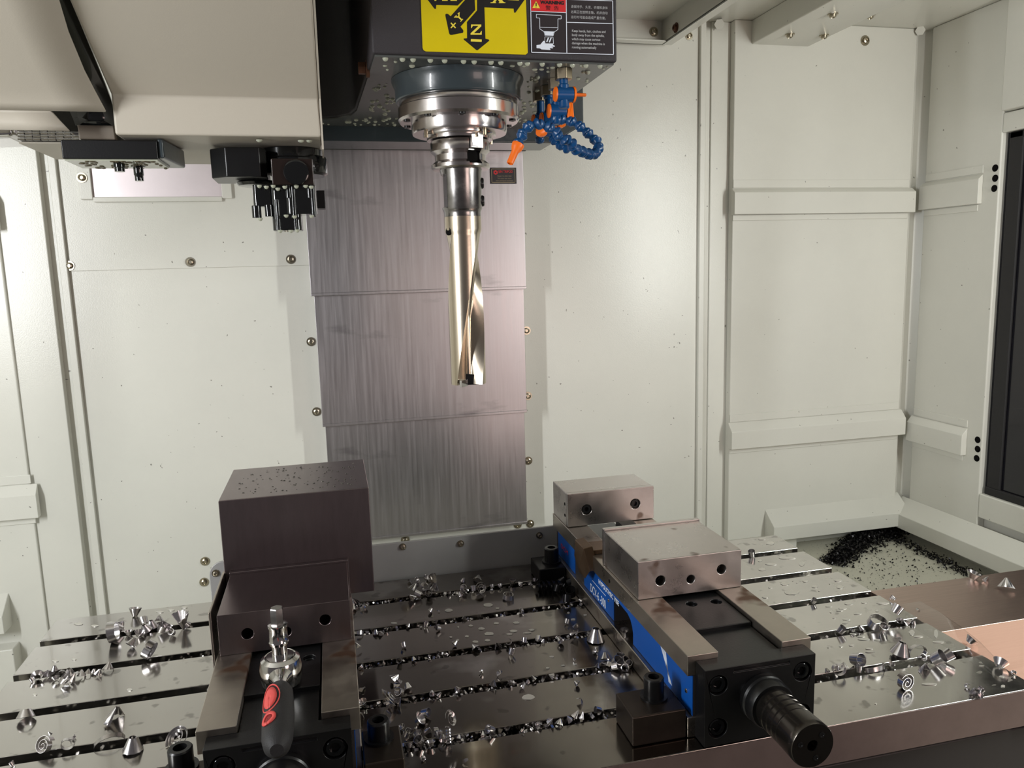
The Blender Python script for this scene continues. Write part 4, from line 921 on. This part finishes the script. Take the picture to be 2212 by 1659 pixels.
for i in range(26):
    t = i / 25 * 2 * math.pi * 0.9; r = 0.40 + (0.14 if i % 2 else -0.06); rows.append([V((r * math.cos(t), r * 0.8 * math.sin(t), 0.02)), V((0.22 * math.cos(t), 0.2 * math.sin(t), 0.28 + 0.16 * (i % 2)))])
proto('jag', MB().grid(rows), 0.02)
CN = 0
crnd = random.Random(11)
def chip(kind, x, y, size, label, group=None, z=0.0, rz=None, tilt=None, pt=None, name=None, dark=False):
    """one loose chip: (x, y) is where its foot rests in the photograph, on a surface at height z; size in pixels across"""
    p = pt if pt is not None else AZ(x, y, z); sz = size * pxm(p)
    me = PROTO[kind]
    if dark:
        k2 = kind + '_dark'
        if k2 not in PROTO: PROTO[k2] = me.copy(); PROTO[k2].materials.clear(); PROTO[k2].materials.append(dark_chip)
        me = PROTO[k2]
    nm = {'cone': 'cone_chip', 'cup': 'cup_chip', 'ring': 'ring_chip', 'barrel': 'curled_chip', 'fan': 'fan_chip', 'spiral': 'spiral_chip', 'dish': 'dish_chip', 'arc': 'ribbon_chip', 'loop': 'ribbon_chip', 'helix': 'coil_chip', 'flake': 'flake_chip', 'jag': 'jagged_chip'}[kind]
    o = link(nm, me, chip_steel, None, p)
    o.scale = (sz, sz, sz)
    rz = crnd.uniform(0, 6.28) if rz is None else rz
    tx, ty = tilt if tilt is not None else (crnd.uniform(-0.35, 0.35), crnd.uniform(-0.35, 0.35))
    o.rotation_euler = (tx, ty, rz)
    R3 = o.rotation_euler.to_matrix(); lowz = min((R3 @ (v.co * sz)).z for v in me.vertices); o.location.z = p.z - lowz + 0.0002
    tag(o, label, 'chip', group); return o
# ---- single chips that can be pointed out
def C6(x, y): return (740 + x * 0.2887, 1180 + y * 0.2887)
def C9(x, y): return (1640 + x * 0.2893, 1080 + y * 0.2893)
big = [
 ('spiral', C9(1100, 1425), 56, 'large flat spiral chip standing on the front right strip of the table', 0.15, (0, 0.1)),
 ('dish', C6(335, 1190), 52, 'large dish shaped chip leaning beside the clamp right of the left vise', 2.0, (0.9, -0.2)),
 ('cone', C6(1895, 705), 46, 'large bright cone chip beside the left flank of the right vise', 0.4, (0.0, 0.05)),
 ('ring', C6(1240, 395), 30, 'upright ring chip on the rear strip between the vises', 0.3, (0.1, 0.1)),
 ('cone', (288, 1622), 50, 'shiny cone chip on the front slot left of the left vise', 0.8, (0, 0.1)),
 ('spiral', (95, 1628), 46, 'spiral chip on the front left strip at the picture edge', 2.6, (0.5, 0)),
 ('loop', (142, 1622), 44, 'thin looped ribbon chip beside the spiral chip at the front left', 0.2, (0, 0)),
 ('arc', (237, 1610), 62, 'thin arched ribbon chip across the front left slot', 0.3, (0.2, 0)),
 ('cup', (58, 1553), 42, 'bright cup chip over the second slot at the left picture edge', 0.5, (2.7, 0.2)),
 ('fan', (250, 1560), 46, 'fan shaped cone chip standing left of the left vise', 1.0, (0.2, 0.1)),
 ('dish', (388, 1606), 52, 'dark dish chip leaning on the bolt at the left front of the left vise', 0.2, (0.5, -0.5)),
 ('cone', (294, 1330), 30, 'cone chip standing alone on the rear left strip', 0.0, (2.9, 0.1)),
 ('ring', (238, 1388), 52, 'arched ring chip at the left end of the heap on the rear left slot', 1.6, (1.45, 0.0)),
 ('spiral', (315, 1428), 52, 'flat spiral chip with a curved tail below the rear left heap', 1.4, (0.5, 0.3)),
 ('fan', (385, 1364), 46, 'ribbed fan chip at the right end of the rear left heap', 2.2, (2.8, 0)),
 ('ring', C9(880, 960), 58, 'large open ring chip across the fourth slot right of the right vise', 0.6, (0.3, -0.2)),
 ('barrel', C9(1010, 860), 26, 'small curled chip standing on the large ring chip at the right', 0.9, (0.5, 0.4)),
 ('cone', C9(1050, 1165), 54, 'domed cone chip with a white top on the strip right of the right vise', 1.9, (0.2, -0.1)),
 ('arc', C9(1190, 1150), 58, 'dark arched ribbon chip beside the domed cone chip at the right', 0.1, (-0.2, 0)),
 ('barrel', C9(1300, 1225), 38, 'folded chip on the front right slot', 0.4, (0.8, 0.2)),
 ('barrel', C9(1370, 1215), 30, 'bright curled chip at the right end of the front right slot heap', 1.2, (1.0, 0.3)),
 ('fan', C9(1238, 1285), 26, 'tiny fan chip standing in front of the front right slot', 0.0, (0.0, 0.0)),
 ('loop', C9(620, 1300), 52, 'looped ribbon chip beside the right vise end block', 2.9, (0.1, 0.3)),
 ('barrel', C9(700, 1225), 32, 'rounded curled chip on the strip right of the right vise end block', 0.2, (1.2, 0.0)),
 ('arc', C9(860, 1270), 60, 'long brownish ribbon chip lying in the front right slot', 0.2, (1.2, 0)),
 ('jag', C9(1620, 1465), 44, 'jagged toothed chip on the front right strip near the picture edge', 0.4, (0.1, 0)),
 ('cup', C9(1565, 1085), 38, 'cup chip on the far right table end by the puddle edge', 0.7, (0.6, 0.5)),
 ('cup', C9(1790, 1265), 42, 'dark cup chip at the lower right table end', 1.7, (0.9, 0.4)),
 ('cup', C9(1590, 590), 34, 'open curled chip on the steel end cover near its back edge', 0.3, (0.2, 0.2)),
 ('fan', C9(1695, 615), 16, 'tiny bright chip on the steel end cover behind the fan chip', 0.3, (0.2, 0.2)),
 ('fan', C9(1845, 668), 30, 'small fan chip on the right part of the steel end cover', 2.0, (0.4, 0.2)),
 ('flake', C9(1185, 825), 12, 'lone tiny chip on the steel end cover beside the table', 0.0, (0.2, 0.2)),
 ('barrel', C9(400, 775), 14, 'small bright chip at the slot edge right of the right vise', 0.0, (0.5, 0.2)),
 ('cup', C6(555, 1330), 34, 'bright folded chip lying right of the front clamp of the left vise', 0.5, (0.6, 0.7)),
 ('barrel', C6(600, 1275), 22, 'ribbed curled chip resting against the folded chip in the front slot heap', 0.8, (1.2, 0.4)),
 ('helix', C6(790, 1455), 36, 'twisted pointed chip standing in the front slot heap', 1.57, (0.0, -1.35)),
 ('dish', C6(800, 1330), 36, 'frosted leaf shaped chip on top of the twisted chip in the front heap', 0.7, (1.0, 0.5)),
 ('helix', C6(1540, 330), 62, 'black coil chip at the foot of the rear clamp of the right vise', -0.15, (0, 0)),
 ('ring', C6(1745, 215), 30, 'black ring chip on edge between the rear clamp and the right vise', 0.2, (1.4, 0.3)),
 ('dish', C6(1030, 345), 26, 'dark leaf shaped chip standing in the rear slot', 0.4, (1.3, 0.1)),
 ('cup', C6(625, 255), 18, 'white capped chip on the rear strip near the steel block', 0.2, (0.4, 0.3)),
]
for kind, (x, y), sz, lab, rz, tl_ in big:
    zz = 0.0
    if 'standing on the large ring' in lab: zz = 0.012
    if 'steel end cover' in lab: zz = -0.003
    if 'on top of the twisted chip' in lab: zz = 0.022
    if 'rear clamp and the right' in lab: zz = 0.012
    if x > 1700 and sz > 34: sz *= 0.86
    chip(kind, x, y, sz * 0.9, lab, None, zz, rz, tl_, dark='black' in lab)
# ---- smaller chips by where they lie
small = {
 ('small steel chip in the heap on the rear left slot', 'chips heaped on the rear left slot'): [((262, 1366), 24), ((279, 1372), 22), ((300, 1376), 26), ((318, 1366), 28), ((330, 1358), 30), ((343, 1346), 20), ((348, 1366), 24), ((362, 1366), 24), ((404, 1356), 22), ((282, 1402), 26), ((290, 1388), 18), ((262, 1356), 16), ((313, 1352), 20), ((375, 1372), 16)],
 ('small steel chip in the row on the second left slot', 'chips in a row on the second left slot'): [((82, 1467), 28), ((98, 1466), 18), ((110, 1464), 16), ((122, 1472), 20), ((133, 1455), 24), ((136, 1478), 22), ((150, 1458), 24), ((152, 1476), 22), ((166, 1464), 20), ((176, 1462), 18), ((190, 1458), 14), ((202, 1455), 14), ((212, 1458), 16), ((220, 1452), 14), ((234, 1448), 22), ((72, 1474), 12), ((118, 1450), 18), ((144, 1488), 14)],
 ('small chip on the strip at the front left', 'chips on the front left strips'): [((112, 1592), 14), ((28, 1655), 12), ((160, 1596), 10), ((385, 1602), 14)],
 ('small steel chip in the rear slot between the vises', 'chips along the rear slot'): [(C6(*q), s) for q, s in (((500, 275), 20), ((545, 270), 16), ((520, 350), 24), ((525, 400), 20), ((620, 320), 22), ((685, 275), 22), ((690, 350), 22), ((585, 390), 20), ((645, 375), 18), ((920, 335), 22), ((980, 345), 16), ((1025, 385), 22), ((890, 385), 14), ((850, 360), 12), ((800, 365), 12), ((900, 270), 14), ((1120, 320), 14), ((1270, 290), 16), ((1330, 290), 12), ((1440, 275), 16), ((1010, 260), 18), ((1180, 315), 14))],
 ('dark chip in the tangle at the rear clamp of the right vise', 'chips tangled at the rear clamp'): [(C6(*q), s) for q, s in (((1640, 280), 24), ((1690, 300), 24), ((1700, 250), 22), ((1660, 330), 22), ((1710, 380), 26), ((1675, 435), 22), ((1470, 330), 20), ((1720, 330), 20), ((1600, 350), 20), ((1740, 290), 18))],
 ('small steel chip on the second slot between the vises', 'chips along the second slot'): [(C6(*q), s) for q, s in (((150, 480), 18), ((100, 450), 18), ((75, 480), 16), ((170, 470), 14), ((60, 440), 16), ((655, 500), 14), ((720, 490), 8), ((730, 630), 12), ((130, 665), 20), ((250, 660), 16), ((280, 660), 14), ((330, 635), 14), ((490, 610), 12), ((620, 605), 14), ((590, 610), 12), ((690, 590), 12), ((910, 555), 10), ((1330, 495), 14), ((1680, 430), 12), ((1790, 430), 14))],
 ('small steel chip on the third slot between the vises', 'chips along the third slot'): [(C6(*q), s) for q, s in (((460, 765), 14), ((835, 755), 18), ((150, 920), 16), ((430, 870), 14), ((535, 865), 14), ((655, 840), 10), ((1000, 780), 20), ((1165, 770), 16), ((1240, 730), 16), ((1258, 820), 18), ((1460, 720), 14), ((1500, 720), 10), ((1635, 735), 20), ((1730, 690), 20), ((1675, 590), 13), ((1905, 800), 18), ((1735, 855), 8), ((1745, 610), 14), ((110, 780), 20), ((1360, 730), 14))],
 ('small steel chip on the fourth slot between the vises', 'chips along the fourth slot'): [(C6(*q), s) for q, s in (((1045, 955), 14), ((1175, 970), 15), ((865, 1105), 18), ((1120, 1065), 18), ((1340, 1070), 16), ((1570, 985), 15), ((670, 1130), 16), ((720, 1130), 14), ((490, 1080), 22), ((400, 1205), 22), ((350, 1195), 20), ((155, 1195), 26), ((120, 1300), 24), ((150, 1080), 22), ((380, 1015), 22), ((420, 1060), 22), ((440, 1110), 20), ((530, 1150), 10), ((1390, 1020), 10), ((1430, 1010), 14), ((1250, 1040), 16), ((1760, 1050), 16), ((1770, 1175), 16), ((1260, 1040), 12))],
 ('small steel chip heaped by the front clamp of the right vise', 'chips at the front clamp of the right vise'): [(C6(*q), s) for q, s in (((1970, 870), 26), ((1990, 905), 24), ((2030, 900), 26), ((2060, 880), 26), ((2090, 900), 24), ((2120, 880), 22), ((2080, 860), 22), ((1950, 900), 18), ((2150, 905), 18), ((2020, 925), 20), ((2110, 925), 20), ((1900, 920), 14))],
 ('small steel chip in the front slot between the vises', 'chips along the front slot'): [(C6(*q), s) for q, s in (((575, 1430), 24), ((640, 1400), 18), ((700, 1400), 22), ((480, 1430), 20), ((520, 1420), 20), ((450, 1370), 18), ((660, 1500), 26), ((500, 1520), 24), ((750, 1480), 22), ((590, 1490), 24), ((720, 1440), 20), ((870, 1450), 14), ((1125, 1400), 22), ((1050, 1420), 12), ((1470, 1350), 18), ((1560, 1330), 20), ((1620, 1340), 18), ((1690, 1310), 18), ((1750, 1290), 22), ((1800, 1290), 20), ((1870, 1280), 18), ((1930, 1250), 18), ((1440, 1350), 12), ((600, 1600), 14), ((920, 1620), 16), ((1340, 1390), 10))],
 ('small chip beside the front clamp of the left vise', 'chips under the front clamp of the left vise'): [(C6(*q), s) for q, s in (((200, 1570), 22), ((250, 1590), 22), ((190, 1640), 24))],
 ('small steel chip on the slots right of the right vise', 'chips on the right slots'): [(C9(*q), s) for q, s in (((985, 755), 14), ((1005, 745), 10), ((720, 990), 18), ((760, 975), 16), ((690, 990), 14), ((600, 1000), 20), ((910, 985), 22), ((1050, 920), 18), ((1120, 925), 22), ((1080, 930), 14), ((1030, 1065), 14), ((640, 1280), 20), ((740, 1285), 20), ((580, 1275), 16), ((920, 1255), 16), ((990, 1245), 16), ((1200, 1200), 18), ((1560, 1400), 14), ((1640, 1450), 18), ((1900, 1305), 14), ((510, 1300), 14), ((1150, 925), 14), ((960, 970), 16))],
}
ORD = 'first second third fourth fifth sixth seventh eighth ninth tenth eleventh twelfth thirteenth fourteenth fifteenth sixteenth seventeenth eighteenth nineteenth twentieth'.split()
def ordn(i, n):
    return ('the leftmost' if i == 0 else ORD[i] + ' from the left') if i < (n + 1) // 2 else ('the rightmost' if i == n - 1 else ORD[n - 1 - i] + ' from the right')
LOOK = {'barrel': 'curled', 'fan': 'fan', 'cup': 'cup', 'flake': 'flat', 'cone': 'cone'}
SHORT = {'chips heaped on the rear left slot': 'in the rear left heap', 'chips in a row on the second left slot': 'in the second left slot row',
 'chips on the front left strips': 'on the front left strips', 'chips along the rear slot': 'on the rear slot between the vises',
 'chips tangled at the rear clamp': 'in the tangle at the rear clamp', 'chips along the second slot': 'on the second slot between the vises',
 'chips along the third slot': 'on the third slot between the vises', 'chips along the fourth slot': 'on the fourth slot between the vises',
 'chips at the front clamp of the right vise': 'by the right vise front clamp', 'chips along the front slot': 'on the front slot between the vises',
 'chips under the front clamp of the left vise': 'under the left vise front clamp', 'chips on the right slots': 'on the slots right of the right vise'}
for (lab, grp), L_ in small.items():
    for i_, (q, s) in enumerate(sorted(L_, key=lambda e: e[0][0])):
        k = crnd.choice(['barrel', 'fan', 'fan', 'barrel', 'cup', 'flake', 'cone'])
        if s >= 26: k = crnd.choice(['barrel', 'cup', 'cone', 'barrel'])
        lab_ = 'small ' + LOOK[k] + ' chip, ' + ordn(i_, len(L_)) + ', ' + SHORT[grp]
        chip(k, q[0], q[1], s * 0.88, lab_, grp, 0.0, None, (crnd.uniform(-1.2, 1.2), crnd.uniform(-0.5, 0.5)), dark='dark chip' in lab)
# chips on the right vise
chip('barrel', 1352, 1335, 20, 'bright chip caught in the arch on the flank of the right vise', None, 0.030, pt=V((0.371, 0.935, 0.0262)))
chip('barrel', 1625, 1203, 16, 'bright chip on the table right of the moving jaw of the right vise', None, 0.0)
# ---- fine swarf packed in the slots: nobody could count it
def swarf(x0, x1, e, n, seed, zlo=-0.022, zhi=-0.001, sz=(0.0025, 0.0075)):
    r = random.Random(seed); b = MB()
    for _ in range(n):
        t = r.random(); x = x0 + (x1 - x0) * t; y = e - SW / 2 + r.uniform(-0.0075, 0.0075); z = r.uniform(zlo, zhi); s = r.uniform(*sz)
        q = Quaternion((r.gauss(0, 1), r.gauss(0, 1), r.gauss(0, 1), r.gauss(0, 1))).normalized(); c_ = V((x, y, z))
        P_ = [q @ (V(p_) * s) + c_ for p_ in ((-0.5, -0.3, 0), (0.0, -0.35, 0.22), (0.5, -0.2, 0.0), (-0.45, 0.3, 0), (0.0, 0.3, 0.25), (0.5, 0.25, 0.05))]
        b.add(P_, [(0, 1, 4, 3), (1, 2, 5, 4)])
    return b
for i, e in enumerate(edges):
    b = swarf(0.006, 0.364, e, 620, 20 + i); b2 = swarf(-0.42, -0.16, e, 40 if i in (1, 2) else 90, 40 + i, zhi=-0.008); b.add(b2.v, b2.f)
    b3 = swarf(0.53, 0.83, e, 110, 60 + i, zhi=-0.006); b.add(b3.v, b3.f)
    o = build(b, 'slot_swarf', chip_steel, tb, kind='stuff')
# ---- black chip bank on the tray floor in the back right corner
r = random.Random(3); b = MB()
line = [AZ(1958, 1122, ZF), AZ(1935, 1140, ZF), AZ(1880, 1165, ZF), AZ(1835, 1192, ZF), AZ(1798, 1222, ZF)]
def chipbit(b, c_, s, r):
    q = Quaternion((r.gauss(0, 1), r.gauss(0, 1), r.gauss(0, 1), r.gauss(0, 1))).normalized()
    P_ = [q @ (V(p_) * s) + c_ for p_ in ((-0.5, -0.25, 0), (0.0, -0.3, 0.2), (0.5, -0.2, 0.0), (-0.45, 0.25, 0), (0.0, 0.25, 0.22), (0.5, 0.2, 0.05))]
    b.add(P_, [(0, 1, 4, 3), (1, 2, 5, 4)])
for _ in range(4200):
    t = r.random() ** 1.15 * (len(line) - 1); i = min(int(t), len(line) - 2); p_ = line[i].lerp(line[i + 1], t - i)
    wd = (0.075, 0.070, 0.055, 0.040, 0.018)[i] ; d_ = abs(r.gauss(0, 0.5)); off = V((0.7, -0.7, 0)) * r.gauss(0, 0.45) * wd
    h = max(0.0, (0.045 - i * 0.006) * (1 - off.length / (wd * 1.3))) * r.random()
    chipbit(b, p_ + off + V((0, 0, 0.002 + h)), r.uniform(0.004, 0.011), r)
for _ in range(1100):
    y = r.uniform(1.30, 1.90); x = PX - 0.070 + r.gauss(0, 0.012) - (1.9 - y) * 0.01
    chipbit(b, V((x, y, ZF + 0.002 + abs(r.gauss(0, 0.006)))), r.uniform(0.003, 0.009), r)
for _ in range(1100):
    x = r.uniform(1.05, 1.62); y = r.uniform(1.15, 1.82); chipbit(b, V((x, y, ZF + 0.002)), r.uniform(0.002, 0.007), r)
o = build(b, 'chip_bank', dark_chip, None, kind='stuff'); tag(o, 'bank of black chips on the tray floor in the back right corner', 'swarf')

# ---- dried coolant spots on the table strips
def C10(x, y): return (1640 + x / 6.64, 1050 + y / 6.64)
def spot(b, cx, cy, w_, h_, r):
    n = 16; pts = []
    for i in range(n):
        a = 2 * math.pi * i / n; k = 1 + r.uniform(-0.12, 0.12)
        pts.append(AZ(cx + w_ / 2 * k * math.cos(a), cy + h_ / 2 * k * math.sin(a), 0.0003))
    b.prism(pts, (0, 0, 0.0004))
r = random.Random(8); b = MB()
for (x, y, w_, h_) in ((40, 760, 110, 26), (160, 820, 118, 50), (10, 1070, 56, 30), (170, 1120, 170, 30), (405, 1030, 260, 34), (610, 1115, 80, 72), (40, 1195, 100, 44), (365, 1400, 118, 44), (660, 1362, 82, 34), (160, 1453, 60, 24), (470, 1525, 210, 66), (800, 1440, 90, 34), (1130, 1352, 112, 36), (1160, 1447, 104, 44), (1020, 1400, 36, 18), (85, 1590, 92, 36), (545, 1388, 26, 16), (858, 1502, 26, 16), (478, 1360, 22, 14)):
    q = C10(x, y); spot(b, q[0], q[1], w_ / 6.64, h_ / 6.64, r)
for (x, y, w_, h_) in ((620, 810, 60, 12), (670, 775, 60, 14), (785, 765, 45, 14), (540, 835, 25, 18), (735, 850, 60, 10), (650, 890, 60, 14), (600, 825, 50, 12), (920, 770, 90, 14), (880, 828, 24, 14), (520, 795, 50, 8), (560, 880, 26, 9), (640, 920, 40, 9), (1140, 990, 40, 40), (1190, 1020, 70, 12), (1320, 1000, 30, 60), (1340, 1060, 90, 14), (780, 1040, 90, 16), (880, 1045, 50, 12), (820, 1110, 60, 12), (690, 1085, 36, 14), (610, 1092, 30, 12), (830, 1135, 70, 12), (760, 1020, 60, 10), (520, 1100, 26, 9), (700, 1000, 50, 9), (1270, 1375, 120, 14), (1810, 1320, 40, 14), (1660, 1240, 40, 10), (1820, 1390, 30, 14), (870, 1520, 18, 9)):
    q = C9(x, y); spot(b, q[0], q[1], w_ * 0.2893, h_ * 0.2893, r)
for (x, y, w_, h_) in ((1300, 572, 46, 18), (1150, 577, 40, 16), (1040, 617, 46, 20), (960, 595, 34, 14), (1095, 655, 74, 24), (1280, 635, 60, 18), (1415, 627, 44, 14), (995, 715, 44, 18), (1085, 705, 40, 18), (930, 675, 28, 16), (865, 605, 14, 10), (862, 703, 22, 14), (1250, 658, 46, 12), (1380, 650, 60, 10), (1725, 548, 36, 14), (1690, 497, 20, 10), (1815, 515, 24, 10), (385, 575, 46, 14), (1565, 827, 34, 14), (1535, 912, 26, 10), (1650, 892, 30, 10), (1740, 882, 30, 10), (1390, 1130, 90, 40), (810, 680, 22, 12), (795, 480, 60, 24), (1090, 440, 70, 26), (1160, 465, 30, 10)):
    q = C6(x, y); spot(b, q[0], q[1], w_ * 0.2887, h_ * 0.2887, r)
for (x, y, w_, h_) in ((170, 1348, 20, 5), (205, 1352, 16, 4), (240, 1345, 18, 4), (345, 1322, 16, 4), (370, 1318, 14, 4), (398, 1312, 14, 4), (280, 1490, 12, 5), (120, 1428, 14, 4), (160, 1424, 10, 4), (75, 1500, 10, 4)):
    spot(b, x, y, w_, h_, r)
build(b, 'coolant_spots', wet_spot, tb, kind='stuff')
